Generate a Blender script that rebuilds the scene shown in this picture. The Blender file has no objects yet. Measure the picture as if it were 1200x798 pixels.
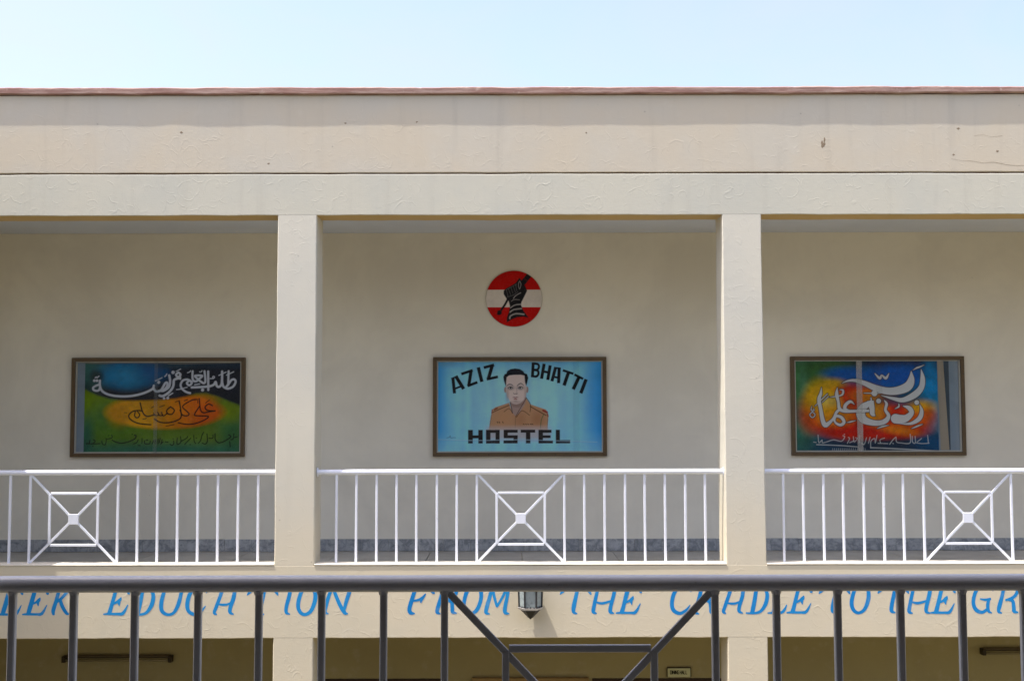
import bpy, bmesh, math, random
import numpy as np
from mathutils import Vector, Matrix

random.seed(7)
R = math.radians
scene = bpy.context.scene
C = scene.collection

# ------------------------------------------------------------------ camera
cam_data = bpy.data.cameras.new("camera")
cam = bpy.data.objects.new("camera", cam_data)
C.objects.link(cam)
cam_data.sensor_width = 36.0
cam_data.lens = 42.0
cam_data.clip_start = 0.05
cam_data.clip_end = 2000.0
PITCH = math.atan(91.0 / 1400.0)
ROLL = R(-0.11)
cam.matrix_world = (Matrix.Translation((-0.082, -10.77, 5.10))
                    @ Matrix.Rotation(R(90) + PITCH, 4, 'X')
                    @ Matrix.Rotation(ROLL, 4, 'Z'))
scene.camera = cam

# ------------------------------------------------------------------ sky and sun
SUN = Vector((-0.36, -0.122, 1.0)).normalized()          # direction towards the sun
elev = math.asin(SUN.z)
azim = math.atan2(SUN.x, SUN.y)
world = bpy.data.worlds.new("World")
scene.world = world
world.use_nodes = True
wn, wl = world.node_tree.nodes, world.node_tree.links
wn.clear()
w_out = wn.new("ShaderNodeOutputWorld")
w_bg = wn.new("ShaderNodeBackground")
w_sky = wn.new("ShaderNodeTexSky")
w_sky.sky_type = 'NISHITA'
w_sky.sun_disc = False
w_sky.sun_elevation = elev
w_sky.sun_rotation = azim
w_sky.altitude = 300.0
w_sky.air_density = 1.0
w_sky.dust_density = 5.0
w_sky.ozone_density = 1.0
w_bg.inputs["Strength"].default_value = 0.15
# thin high haze streaks over the whole sky
w_tc = wn.new("ShaderNodeTexCoord")
w_map = wn.new("ShaderNodeMapping")
w_map.inputs["Scale"].default_value = (2.0, 2.0, 6.0)
w_map.inputs["Rotation"].default_value = (0.25, 0.35, 0.6)
w_n = wn.new("ShaderNodeTexNoise")
w_n.inputs["Scale"].default_value = 1.6
w_n.inputs["Detail"].default_value = 7.0
w_n.inputs["Roughness"].default_value = 0.62
w_n.inputs["Distortion"].default_value = 0.8
w_r = wn.new("ShaderNodeMapRange")
w_r.inputs[1].default_value = 0.35
w_r.inputs[2].default_value = 0.75
w_r.inputs[3].default_value = 0.15
w_r.inputs[4].default_value = 0.55
w_mix = wn.new("ShaderNodeMix")
w_mix.data_type = 'RGBA'
w_mix.inputs[7].default_value = (2.2, 2.36, 2.68, 1.0)
wl.new(w_tc.outputs["Generated"], w_map.inputs[0])
wl.new(w_map.outputs[0], w_n.inputs["Vector"])
wl.new(w_n.outputs[0], w_r.inputs[0])
wl.new(w_r.outputs[0], w_mix.inputs[0])
wl.new(w_sky.outputs[0], w_mix.inputs[6])
w_tint = wn.new("ShaderNodeMix")
w_tint.data_type = 'RGBA'
w_tint.blend_type = 'MULTIPLY'
w_tint.inputs[0].default_value = 1.0
w_tint.inputs[7].default_value = (1.0, 0.955, 0.965, 1.0)
wl.new(w_mix.outputs[2], w_tint.inputs[6])
wl.new(w_tint.outputs[2], w_bg.inputs["Color"])
wl.new(w_bg.outputs[0], w_out.inputs["Surface"])

sun_data = bpy.data.lights.new("sun", 'SUN')
sun_data.energy = 2.9
sun_data.angle = R(0.53)
sun_data.color = (1.0, 0.955, 0.88)
sun = bpy.data.objects.new("sun", sun_data)
C.objects.link(sun)
sun.rotation_euler = SUN.to_track_quat('Z', 'Y').to_euler()
sun.location = (-6, -6, 20)

# ------------------------------------------------------------------ exposure
vs = scene.view_settings
vs.view_transform = 'Standard'
vs.look = 'None'
vs.exposure = 1.36
vs.gamma = 1.0
vs.use_curve_mapping = False
scene.render.film_transparent = False
scene.cycles.use_denoising = True
scene.cycles.max_bounces = 10
scene.cycles.diffuse_bounces = 6
scene.cycles.transparent_max_bounces = 12


# ================================================================== helpers
def srgb(r, g, b, k=1.0):
    def f(c):
        c /= 255.0
        return (c / 12.92 if c <= 0.04045 else ((c + 0.055) / 1.055) ** 2.4) * k
    return (f(r), f(g), f(b), 1.0)


def mesh_obj(name, verts, faces, mat, parent=None, smooth=False):
    me = bpy.data.meshes.new(name)
    me.from_pydata([tuple(v) for v in verts], [], faces)
    me.update()
    if smooth:
        for p in me.polygons:
            p.use_smooth = True
    if mat:
        me.materials.append(mat)
    o = bpy.data.objects.new(name, me)
    C.objects.link(o)
    if parent:
        o.parent = parent
    return o


def empty(name, loc=(0, 0, 0)):
    o = bpy.data.objects.new(name, None)
    o.empty_display_size = 0.2
    o.location = loc
    C.objects.link(o)
    return o


def tag(o, label=None, cat=None, group=None, kind=None):
    if label:
        o["label"] = label
    if cat:
        o["category"] = cat
    if group:
        o["group"] = group
    if kind:
        o["kind"] = kind
    return o


class MB:
    """collects simple solids into one mesh"""
    def __init__(self):
        self.v, self.f = [], []

    def add(self, verts, faces):
        n = len(self.v)
        self.v += [tuple(p) for p in verts]
        self.f += [tuple(i + n for i in f) for f in faces]
        return self

    def box(self, x0, x1, y0, y1, z0, z1, c=0.0):
        if c <= 0:
            v = [(x0, y0, z0), (x1, y0, z0), (x1, y1, z0), (x0, y1, z0),
                 (x0, y0, z1), (x1, y0, z1), (x1, y1, z1), (x0, y1, z1)]
            f = [(0, 3, 2, 1), (4, 5, 6, 7), (0, 1, 5, 4), (1, 2, 6, 5), (2, 3, 7, 6), (3, 0, 4, 7)]
            return self.add(v, f)
        bm = bmesh.new()
        bmesh.ops.create_cube(bm, size=1.0)
        for p in bm.verts:
            p.co = Vector(((x0 + x1) / 2 + p.co.x * (x1 - x0), (y0 + y1) / 2 + p.co.y * (y1 - y0),
                           (z0 + z1) / 2 + p.co.z * (z1 - z0)))
        bmesh.ops.bevel(bm, geom=list(bm.edges), offset=c, segments=2, affect='EDGES', profile=0.5)
        bm.verts.index_update()
        self.add([p.co[:] for p in bm.verts], [[q.index for q in f.verts] for f in bm.faces])
        bm.free()
        return self

    def tube(self, a, b, r, n=16, r2=None, caps=True):
        a, b = Vector(a), Vector(b)
        r2 = r if r2 is None else r2
        d = (b - a).normalized()
        u = d.orthogonal().normalized()
        w = d.cross(u)
        v, f = [], []
        for p, rr in ((a, r), (b, r2)):
            for i in range(n):
                t = 2 * math.pi * i / n
                v.append(p + u * math.cos(t) * rr + w * math.sin(t) * rr)
        for i in range(n):
            j = (i + 1) % n
            f.append((i, j, n + j, n + i))
        if caps:
            f.append(tuple(range(n - 1, -1, -1)))
            f.append(tuple(range(n, 2 * n)))
        return self.add(v, f)

    def bar(self, a, b, w, d, up=(0, 1, 0), c=0.0):
        """square-section bar from a to b: w across, d along `up`"""
        a, b, up = Vector(a), Vector(b), Vector(up)
        t = (b - a).normalized()
        s = t.cross(up).normalized()
        u = s.cross(t).normalized()
        hw, hd = w / 2, d / 2
        if c > 0:
            prof = [(-hw + c, -hd), (hw - c, -hd), (hw, -hd + c), (hw, hd - c), (hw - c, hd), (-hw + c, hd), (-hw, hd - c), (-hw, -hd + c)]
        else:
            prof = [(-hw, -hd), (hw, -hd), (hw, hd), (-hw, hd)]
        n = len(prof)
        v = [p + s * x + u * y for p in (a, b) for x, y in prof]
        f = [(i, (i + 1) % n, n + (i + 1) % n, n + i) for i in range(n)]
        f += [tuple(range(n - 1, -1, -1)), tuple(range(n, 2 * n))]
        return self.add(v, f)

    def build(self, name, mat, parent=None, smooth=False):
        o = mesh_obj(name, self.v, self.f, mat, parent, smooth)
        bm = bmesh.new()
        bm.from_mesh(o.data)
        bmesh.ops.recalc_face_normals(bm, faces=bm.faces)
        bm.to_mesh(o.data)
        bm.free()
        return o


def wander(n, amp, seed, step=6):
    """smooth random wander"""
    rr = random.Random(seed)
    k = n // step + 4
    key = [rr.uniform(-1, 1) for _ in range(k)]
    out = []
    for i in range(n):
        t = i / step
        a = int(t)
        u = t - a
        u = u * u * (3 - 2 * u)
        out.append(amp * (key[a] * (1 - u) + key[a + 1] * u) + amp * 0.35 * rr.uniform(-1, 1))
    return out


def plaster_bar(name, axis, a0, a1, p0, p1, q0, q1, mat, parent, ch=0.008, step=0.06, amp=0.0025, seed=1, hold=(), famp=0.12):
    """long plastered member with hand-finished arrises.
    axis 'x': p = y range, q = z range;  axis 'z': p = x range, q = y range"""
    n = max(2, int((a1 - a0) / step) + 1)
    prof = [(p0 + ch, q0), (p1 - ch, q0), (p1, q0 + ch), (p1, q1 - ch), (p1 - ch, q1), (p0 + ch, q1), (p0, q1 - ch), (p0, q0 + ch)]
    pushes = []
    for k in range(4):
        pushes.append((wander(n, amp, seed * 31 + k * 7), wander(n, amp, seed * 53 + k * 11)))
    corner = [0, 1, 1, 2, 2, 3, 3, 0]
    v, f = [], []
    for i in range(n):
        a = a0 + (a1 - a0) * i / (n - 1)
        m = 1.0
        for h in hold:
            m = min(m, max(0.0, (abs(a - h) - 0.19) / 0.08))
        if axis == 'z':
            m *= min(1.0, min(a - a0, a1 - a) / 0.1 + 0.02)
        for j, (p, q) in enumerate(prof):
            dp, dq = pushes[corner[j]][0][i] * m, pushes[corner[j]][1][i] * m
            if axis == 'x':
                v.append((a, p + dp * famp, q + dq))
            else:
                v.append((p + dp, q + dq * famp, a))
    for i in range(n - 1):
        for j in range(8):
            k = (j + 1) % 8
            f.append((i * 8 + j, i * 8 + k, (i + 1) * 8 + k, (i + 1) * 8 + j))
    f.append(tuple(range(7, -1, -1)))
    f.append(tuple((n - 1) * 8 + j for j in range(8)))
    b = MB()
    b.add(v, f)
    return b.build(name, mat, parent)


# ================================================================== materials
class NT:
    def __init__(self, name):
        self.m = bpy.data.materials.new(name)
        self.m.use_nodes = True
        self.n, self.l = self.m.node_tree.nodes, self.m.node_tree.links
        self.b = self.n["Principled BSDF"]

    def new(self, t, **kw):
        x = self.n.new(t)
        for k, v in kw.items():
            setattr(x, k, v)
        return x

    def link(self, a, b):
        self.l.new(a, b)

    def math(self, op, a, b=None, clamp=False):
        x = self.new("ShaderNodeMath", operation=op, use_clamp=clamp)
        for i, s in enumerate((a, b)):
            if s is None:
                continue
            if isinstance(s, (int, float)):
                x.inputs[i].default_value = s
            else:
                self.link(s, x.inputs[i])
        return x.outputs[0]

    def rng(self, s, a, b, c=0.0, d=1.0, smooth=True):
        x = self.new("ShaderNodeMapRange")
        x.interpolation_type = 'SMOOTHSTEP' if smooth else 'LINEAR'
        self.link(s, x.inputs[0])
        for i, q in enumerate((a, b, c, d)):
            x.inputs[i + 1].default_value = q
        return x.outputs[0]

    def mix(self, fac, a, b, blend='MIX'):
        x = self.new("ShaderNodeMix", data_type='RGBA', blend_type=blend)
        for i, s in ((0, fac), (6, a), (7, b)):
            if isinstance(s, (int, float)):
                x.inputs[i].default_value = s
            elif isinstance(s, tuple):
                x.inputs[i].default_value = s
            else:
                self.link(s, x.inputs[i])
        return x.outputs[2]

    def pos(self, scale=(1, 1, 1), off=(0, 0, 0)):
        g = self.new("ShaderNodeNewGeometry")
        mp = self.new("ShaderNodeMapping")
        mp.inputs["Scale"].default_value = scale
        mp.inputs["Location"].default_value = off
        self.link(g.outputs["Position"], mp.inputs["Vector"])
        return mp.outputs[0]

    def noise(self, vec, scale, detail=3.0, rough=0.55, dist=0.0):
        x = self.new("ShaderNodeTexNoise")
        x.inputs["Scale"].default_value = scale
        x.inputs["Detail"].default_value = detail
        x.inputs["Roughness"].default_value = rough
        x.inputs["Distortion"].default_value = dist
        self.link(vec, x.inputs["Vector"])
        return x.outputs[0]

    def voro(self, vec, scale, feature='F1', rnd=1.0):
        x = self.new("ShaderNodeTexVoronoi", feature=feature)
        x.inputs["Scale"].default_value = scale
        x.inputs["Randomness"].default_value = rnd
        self.link(vec, x.inputs["Vector"])
        return x

    def bump(self, h, strength, distance):
        x = self.new("ShaderNodeBump")
        x.inputs["Strength"].default_value = strength
        x.inputs["Distance"].default_value = distance
        self.link(h, x.inputs["Height"])
        self.link(x.outputs[0], self.b.inputs["Normal"])
        return x

    def done(self, color=None, rough=0.8, spec=0.3):
        if color is not None:
            if isinstance(color, tuple):
                self.b.inputs["Base Color"].default_value = color
            else:
                self.link(color, self.b.inputs["Base Color"])
        self.b.inputs["Roughness"].default_value = rough
        self.b.inputs["Specular IOR Level"].default_value = spec
        return self.m


def stucco(name, c1, c2, relief=1.0, arcs=1.0, streak=0.10, low=None, specks=0.3, off=0.0, rough=0.85, grain=1.0):
    t = NT(name)
    p = t.pos(off=(off, 0, off * 0.37))
    big = t.noise(p, 0.9, 4, 0.6, 0.4)
    col = t.mix(t.rng(big, 0.36, 0.66), c1, c2)
    if low is not None:                                    # creamier tone towards the bottom
        (z0, z1, cl) = low
        g = t.new("ShaderNodeNewGeometry")
        sx = t.new("ShaderNodeSeparateXYZ")
        t.link(g.outputs["Position"], sx.inputs[0])
        zz = t.math('ADD', sx.outputs[2], t.math('MULTIPLY', t.noise(p, 2.3, 4, 0.6), 0.8))
        col = t.mix(t.rng(zz, z0 + 0.4, z1 + 0.4, 1.0, 0.0), col, cl)
    ps = t.pos(scale=(7, 7, 0.55), off=(off, 0, 0))
    st = t.noise(ps, 1.0, 5, 0.6)
    col = t.mix(t.rng(st, 0.5, 0.8, 0.0, streak), col, (0.28, 0.25, 0.21, 1))
    blot = t.noise(p, 5.5, 5, 0.65)
    col = t.mix(t.rng(blot, 0.53, 0.72, 0.0, 0.16), col, srgb(216, 210, 196))
    sp = t.voro(p, 7.0)
    near = t.rng(sp.outputs["Distance"], 0.03, 0.075, 1.0, 0.0)
    sepc = t.new("ShaderNodeSeparateColor")
    t.link(sp.outputs["Color"], sepc.inputs[0])
    rare = t.math('GREATER_THAN', sepc.outputs[0], 0.92)
    col = t.mix(t.math('MULTIPLY', t.math('MULTIPLY', near, rare), specks), col, (0.16, 0.14, 0.115, 1))
    # relief: sandy grain, lumps and trowelled arcs
    h = t.math('MULTIPLY', t.noise(p, 70, 5, 0.65), 0.17 * grain)
    h = t.math('ADD', h, t.math('MULTIPLY', t.noise(p, 17, 4, 0.55), 0.30 * grain))
    hp = t.pos(scale=(9, 9, 62), off=(off, 0, 0))
    h = t.math('ADD', h, t.math('MULTIPLY', t.noise(hp, 1.0, 4, 0.6, 0.6), 0.12 * grain * arcs))
    wob = t.new("ShaderNodeMix", data_type='VECTOR')
    wob.inputs[0].default_value = 0.06
    nz = t.new("ShaderNodeTexNoise")
    nz.inputs["Scale"].default_value = 9.0
    t.link(p, nz.inputs["Vector"])
    t.link(p, wob.inputs[4])
    t.link(nz.outputs["Color"], wob.inputs[5])
    for sc_, rad, wd, seed in ((4.2, 0.44, 0.030, 0.0), (5.6, 0.40, 0.034, 3.1), (7.8, 0.40, 0.050, 7.7)):
        mp = t.new("ShaderNodeMapping")
        mp.inputs["Location"].default_value = (seed, seed * 0.3, seed * 1.7)
        t.link(wob.outputs[1], mp.inputs[0])
        v = t.voro(mp.outputs[0], sc_)
        d = t.math('ABSOLUTE', t.math('SUBTRACT', v.outputs["Distance"], rad))
        ridge = t.rng(d, 0.0, wd, 1.0, 0.0)
        mk = t.rng(t.noise(mp.outputs[0], sc_ * 1.5, 3, 0.6), 0.44, 0.66)
        h = t.math('ADD', h, t.math('MULTIPLY', t.math('MULTIPLY', ridge, mk), 0.25 * arcs))
    t.bump(h, 0.40 * relief, 0.006)
    return t.done(col, rough, 0.18)


M = {}
M['parapet'] = stucco("plaster_parapet", srgb(204, 193, 173), srgb(200, 193, 178), relief=0.9, arcs=1.0, streak=0.20, specks=0.35)
M['ring'] = stucco("plaster_ring_beam", srgb(203, 199, 183), srgb(197, 195, 182), relief=0.9, arcs=1.2, streak=0.18, off=4.1)
M['column'] = stucco("plaster_column", srgb(212, 207, 192), srgb(205, 202, 190), relief=0.8, arcs=1.0, streak=0.08, off=9.3,
                     low=(3.6, 4.9, srgb(216, 206, 184)))
M['spandrel'] = stucco("plaster_spandrel", srgb(217, 206, 182), srgb(212, 203, 181), relief=0.9, arcs=1.2, streak=0.06, off=13.7)
M['blue'] = stucco("blue_letter_paint", srgb(22, 126, 198), srgb(40, 146, 212), relief=0.6, arcs=0.6, streak=0.0, specks=0.0, off=13.7)
M['soffit'] = stucco("plaster_plain", srgb(205, 190, 158), srgb(198, 186, 156), relief=0.4, arcs=0.3, streak=0.05, off=2.0)
M['warm_bounce'] = stucco("plaster_warm_bounce", srgb(206, 176, 122), srgb(198, 170, 118), relief=0.4, arcs=0.3, streak=0.05, off=2.0)  # yellower soffit colour: warm bounced light painted into the plaster
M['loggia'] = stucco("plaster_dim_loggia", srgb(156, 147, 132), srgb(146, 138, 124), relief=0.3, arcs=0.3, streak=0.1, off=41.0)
M['wall'] = stucco("plaster_corridor_wall", srgb(237, 231, 214), srgb(226, 220, 204), relief=0.35, arcs=0.4, streak=0.03, specks=0.15, off=21.0, grain=0.8)
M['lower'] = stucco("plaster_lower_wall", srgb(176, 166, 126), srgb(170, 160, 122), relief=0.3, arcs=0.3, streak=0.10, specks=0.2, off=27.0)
M['ceil'] = stucco("ceiling_whitewash", srgb(214, 219, 228), srgb(208, 213, 222), relief=0.2, arcs=0.1, streak=0.0, specks=0.0, off=31.0)


def coping_mat():
    t = NT("coping_red_oxide")
    p = t.pos()
    ps = t.pos(scale=(1.2, 6, 14))
    c = t.mix(t.rng(t.noise(ps, 3.0, 5, 0.65), 0.35, 0.68), srgb(150, 117, 108), srgb(178, 152, 142))
    c = t.mix(t.rng(t.noise(p, 11, 5, 0.7), 0.60, 0.72, 0, 0.65), c, srgb(198, 180, 166))
    c = t.mix(t.rng(t.noise(p, 3.1, 4, 0.7), 0.62, 0.75, 0, 0.5), c, srgb(112, 76, 70))
    t.bump(t.noise(p, 60, 4, 0.6), 0.5, 0.006)
    return t.done(c, 0.9, 0.1)


M['coping'] = coping_mat()


def plain(name, col, rough=0.5, spec=0.4, var=0.12, scale=14.0, bump=0.0, metal=0.0, dark=0.6):
    t = NT(name)
    p = t.pos()
    d = tuple(list(c * dark for c in col[:3]) + [1.0])
    c = t.mix(t.rng(t.noise(p, scale, 5, 0.65), 0.42, 0.78, 0.0, var), col, d)
    if bump:
        t.bump(t.noise(p, scale * 5, 4, 0.6), bump, 0.003)
    t.b.inputs["Metallic"].default_value = metal
    return t.done(c, rough, spec)


M['white'] = plain("railing_white_enamel", srgb(230, 235, 247), 0.3, 0.5, 0.10, 20)
M['grey'] = plain("railing_grey_enamel", srgb(186, 192, 204), 0.25, 0.5, 0.35, 9.0, 0.06, dark=0.72)
def worn_enamel(name, col, rust, amount, rough):
    t = NT(name)
    p = t.pos()
    c = t.mix(t.rng(t.noise(p, 6, 5, 0.65), 0.4, 0.75, 0.0, 0.22), col, tuple([q * 0.72 for q in col[:3]] + [1.0]))
    ps = t.pos(scale=(60, 60, 5))
    c = t.mix(t.rng(t.noise(ps, 1.0, 4, 0.6), 0.52, 0.75, 0.0, 0.16), c, tuple([q * 0.8 for q in col[:3]] + [1.0]))
    m = t.rng(t.noise(p, 38, 5, 0.7), 0.66, 0.72, 0.0, amount)
    c = t.mix(m, c, rust)
    t.bump(t.noise(p, 90, 4, 0.6), 0.12, 0.002)
    return t.done(c, rough, 0.45)


M['white'] = worn_enamel("railing_white_enamel_worn", srgb(232, 236, 247), srgb(150, 120, 96), 0.55, 0.32)
M['grey'] = worn_enamel("railing_grey_enamel_worn", srgb(190, 196, 208), srgb(120, 104, 92), 0.6, 0.28)
M['sill'] = plain("sill_whitewash", srgb(226, 220, 206), 0.85, 0.1, 0.35, 9, 0.3)
M['frame'] = plain("frame_brown_wood", srgb(98, 80, 55), 0.5, 0.3, 0.5, 12, 0.1)
M['bead'] = plain("bead_pale", srgb(205, 200, 186), 0.6, 0.3, 0.2)
M['board'] = plain("backing_board_bluegrey", srgb(140, 156, 168), 0.6, 0.3, 0.3, 6)
M['cream_paper'] = plain("cream_paper", srgb(172, 160, 140), 0.8, 0.1, 0.3, 8)
M['shade_strip'] = plain("painted_shade_strip", srgb(70, 84, 94), 0.6, 0.2)
M['screw'] = plain("screw_head", srgb(60, 52, 44), 0.5, 0.4)
M['black'] = plain("lantern_black", srgb(46, 46, 48), 0.5, 0.4, 0.5, 30)
M['lwhite'] = plain("lantern_rim_paint", srgb(196, 192, 190), 0.5, 0.4, 0.3, 30)
M['door'] = plain("door_dark_brown", srgb(52, 38, 30), 0.45, 0.4, 0.4, 5)
M['doorframe'] = plain("door_frame_brown", srgb(60, 42, 34), 0.5, 0.3)
M['board2'] = plain("notice_board_frame", srgb(168, 140, 96), 0.6, 0.2, 0.3)
M['cork'] = plain("notice_board_face", srgb(150, 128, 92), 0.9, 0.1, 0.3, 40)
M['batten'] = plain("batten_grey", srgb(96, 84, 62), 0.5, 0.3, 0.4)
M['tubeglass'] = plain("tube_glass", srgb(140, 132, 104), 0.25, 0.5, 0.1)
M['holder'] = plain("tube_holder", srgb(58, 48, 32), 0.5, 0.3)
M['plate'] = plain("sign_plate", srgb(214, 216, 176), 0.5, 0.3, 0.2, 30)
M['ink'] = plain("ink", srgb(28, 28, 18), 0.6, 0.2)
M['chip'] = plain("chipped_render", srgb(146, 130, 110), 0.95, 0.05, 0.6, 60, 0.5)
M['disc_edge'] = plain("emblem_edge", srgb(176, 168, 152), 0.6, 0.2)
M['stain'] = plain("rust_stain", srgb(110, 84, 66), 0.9, 0.1)


def skirting_mat():
    t = NT("skirting_marble")
    p = t.pos()
    n1 = t.noise(p, 9, 6, 0.7, 1.2)
    c = t.mix(t.rng(n1, 0.36, 0.64), srgb(132, 136, 139), srgb(184, 186, 188))
    c = t.mix(t.rng(t.noise(p, 34, 5, 0.7), 0.55, 0.7, 0, 0.6), c, srgb(88, 94, 102))
    oi = t.new("ShaderNodeObjectInfo")
    c = t.mix(t.rng(oi.outputs["Random"], 0, 1, 0.0, 0.35, False), c, srgb(116, 124, 132))
    return t.done(c, 0.4, 0.4)


M['skirt'] = skirting_mat()


def floor_mat():
    t = NT("floor_terrazzo")
    p = t.pos()
    c = t.mix(t.rng(t.noise(p, 2.2, 5, 0.6), 0.35, 0.7), srgb(200, 197, 190), srgb(182, 178, 170))
    v = t.voro(p, 70)
    c = t.mix(t.rng(v.outputs["Distance"], 0.1, 0.4, 0.25, 0.0), c, srgb(84, 82, 80))
    oi = t.new("ShaderNodeObjectInfo")
    c = t.mix(t.rng(oi.outputs["Random"], 0, 1, 0.0, 0.25, False), c, srgb(112, 110, 106))
    return t.done(c, 0.5, 0.35)


M['floor'] = floor_mat()


def ground_mat():
    t = NT("courtyard_concrete")
    p = t.pos()
    c = t.mix(t.rng(t.noise(p, 0.6, 6, 0.6), 0.35, 0.7), srgb(118, 110, 84), srgb(100, 94, 70))
    t.bump(t.noise(p, 30, 4, 0.6), 0.3, 0.01)
    return t.done(c, 0.9, 0.1)


M['ground'] = ground_mat()


def glass_mat(name, tint, spec_rough=0.02, film=0.0, film_col=(0.6, 0.63, 0.64, 1)):
    t = NT(name)
    t.n.remove(t.b)
    out = t.n["Material Output"]
    tr = t.new("ShaderNodeBsdfTransparent")
    tr.inputs[0].default_value = tint
    gl = t.new("ShaderNodeBsdfGlossy")
    gl.inputs["Roughness"].default_value = spec_rough
    fr = t.new("ShaderNodeFresnel")
    fr.inputs[0].default_value = 1.26
    mx = t.new("ShaderNodeMixShader")
    t.link(fr.outputs[0], mx.inputs[0])
    t.link(tr.outputs[0], mx.inputs[1])
    t.link(gl.outputs[0], mx.inputs[2])
    last = mx
    if film > 0:
        df = t.new("ShaderNodeBsdfDiffuse")
        df.inputs[0].default_value = film_col
        mx2 = t.new("ShaderNodeMixShader")
        g = t.pos(scale=(2.4, 1, 0.7))
        f = t.rng(t.noise(g, 1.5, 4, 0.6), 0.3, 0.75, film * 0.55, film * 1.4)
        t.link(f, mx2.inputs[0])
        t.link(mx.outputs[0], mx2.inputs[1])
        t.link(df.outputs[0], mx2.inputs[2])
        last = mx2
    t.link(last.outputs[0], out.inputs[0])
    return t.m


M['glass'] = glass_mat("display_glass_dusty", (0.985, 0.99, 0.99, 1))
M['glass_band'] = glass_mat("glass_pale_band_bright", (0.95, 0.97, 0.97, 1), film=0.30, film_col=(0.70, 0.66, 0.60, 1))
M['glass_band_faint'] = glass_mat("glass_pale_band_faint", (0.95, 0.97, 0.97, 1), film=0.05)
M['lamp_glass'] = plain("lantern_frosted_glass", srgb(152, 162, 162), 0.2, 0.5, 0.7, 26, dark=0.4)


def painted_mat(name):
    t = NT(name)
    a = t.new("ShaderNodeVertexColor", layer_name="paint")
    p = t.pos()
    c = t.mix(t.rng(t.noise(p, 45, 4, 0.6), 0.45, 0.8, 0.0, 0.06), a.outputs[0], (0.42, 0.42, 0.40, 1))
    return t.done(c, 0.6, 0.06)


M['paint'] = painted_mat("hand_painted_panel")


# ================================================================== setting
def struct(o, kind='structure'):
    o["kind"] = kind
    return o


b = MB()
b.add([(-400, -400, 0), (400, -400, 0), (400, 400, 0), (-400, 400, 0)], [(0, 1, 2, 3)])
struct(b.build("courtyard_ground", M['ground']))

XL, XR = -6.25, 10.25
PITCH_X = 4.04
BX = -0.012
COLX = [BX - 2.02 - PITCH_X, BX - 2.02, BX + 2.02, BX + 2.02 + PITCH_X, BX + 2.02 + 2 * PITCH_X]
CW = 0.178
WY = 2.70            # corridor back wall
FZ = 3.62            # upper floor
bld = empty("hostel_building", (0, 0, 0))
tag(bld, "cream plastered two storey building with open verandas and square pillars", "building")

# parapet with coping
par = plaster_bar("parapet", 'x', XL, XR, 0.0, 0.23, 7.334, 8.053, M['parapet'], bld, 0.006, 0.05, 0.0016, 3)
plaster_bar("coping", 'x', XL, XR, -0.036, 0.27, 8.054, 8.117, M['coping'], par, 0.009, 0.045, 0.0042, 5, famp=0.28)
b = MB()
b.box(XL, XR, 0.018, 0.22, 7.312, 7.345)
b.build("groove", M['stain'], par)
ring = plaster_bar("ring_beam", 'x', XL, XR, 0.0, 0.29, 6.943, 7.321, M['ring'], bld, 0.006, 0.05, 0.0026, 9, hold=COLX)
ring.data.materials.append(M['warm_bounce'])
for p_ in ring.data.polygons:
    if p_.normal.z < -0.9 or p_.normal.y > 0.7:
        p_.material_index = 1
# chips and the crack in the parapet render
def blob(name, cx, cz, pts, y, mat, parent, jag=0.2, seed=0):
    rr = random.Random(seed)
    n = 14
    v = [(cx, y, cz)]
    for i in range(n):
        a = 2 * math.pi * i / n
        k = 1 + rr.uniform(-jag, jag)
        v.append((cx + math.cos(a) * pts[0] * k, y + 0.0006, cz + math.sin(a) * pts[1] * k))
    f = [(0, i + 1, (i + 1) % n + 1) for i in range(n)]
    return mesh_obj(name, v, f, mat, parent)


blob("chip", 2.76, 7.585, (0.017, 0.032), -0.0012, M['chip'], par, 0.45, 2)
blob("chip", 2.775, 7.625, (0.008, 0.02), -0.0012, M['chip'], par, 0.4, 5)
for i, (cx, cz, s) in enumerate(((4.0, 7.73, .012), (-1.6, 7.79, .010), (-3.1, 7.71, .012), (-0.95, 7.8, .009), (3.95, 7.49, .01), (4.35, 7.52, .012), (0.6, 7.7, .008), (-2.3, 7.42, .010))):
    blob("chip", cx, cz, (s, s * 0.8), -0.0012, M['chip'], par, 0.4, 20 + i)

# storey slab edge beam with the slogan
span = plaster_bar("spandrel_beam", 'x', XL, XR, 0.0, 0.20, 3.154, 3.792, M['spandrel'], bld, 0.006, 0.05, 0.0026, 15, hold=COLX)
for i, (x0, x1) in enumerate(zip([c + CW for c in COLX[:-1]], [c - CW for c in COLX[1:]])):
    plaster_bar("sill", 'x', x0 + 0.002, x1 - 0.002, -0.006, 0.203, 3.793, 3.806, M['sill'], span, 0.004, 0.06, 0.0012, 40 + i)

for i, cx in enumerate(COLX):
    plaster_bar("column", 'z', 3.775, 6.96, cx - CW, cx + CW, 0.0007, 0.36, M['column'], bld, 0.007, 0.06, 0.0022, 60 + i)
    plaster_bar("column", 'z', -0.05, 3.17, cx - CW, cx + CW, 0.0007, 0.36, M['spandrel'], bld, 0.007, 0.06, 0.0022, 80 + i)

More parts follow.
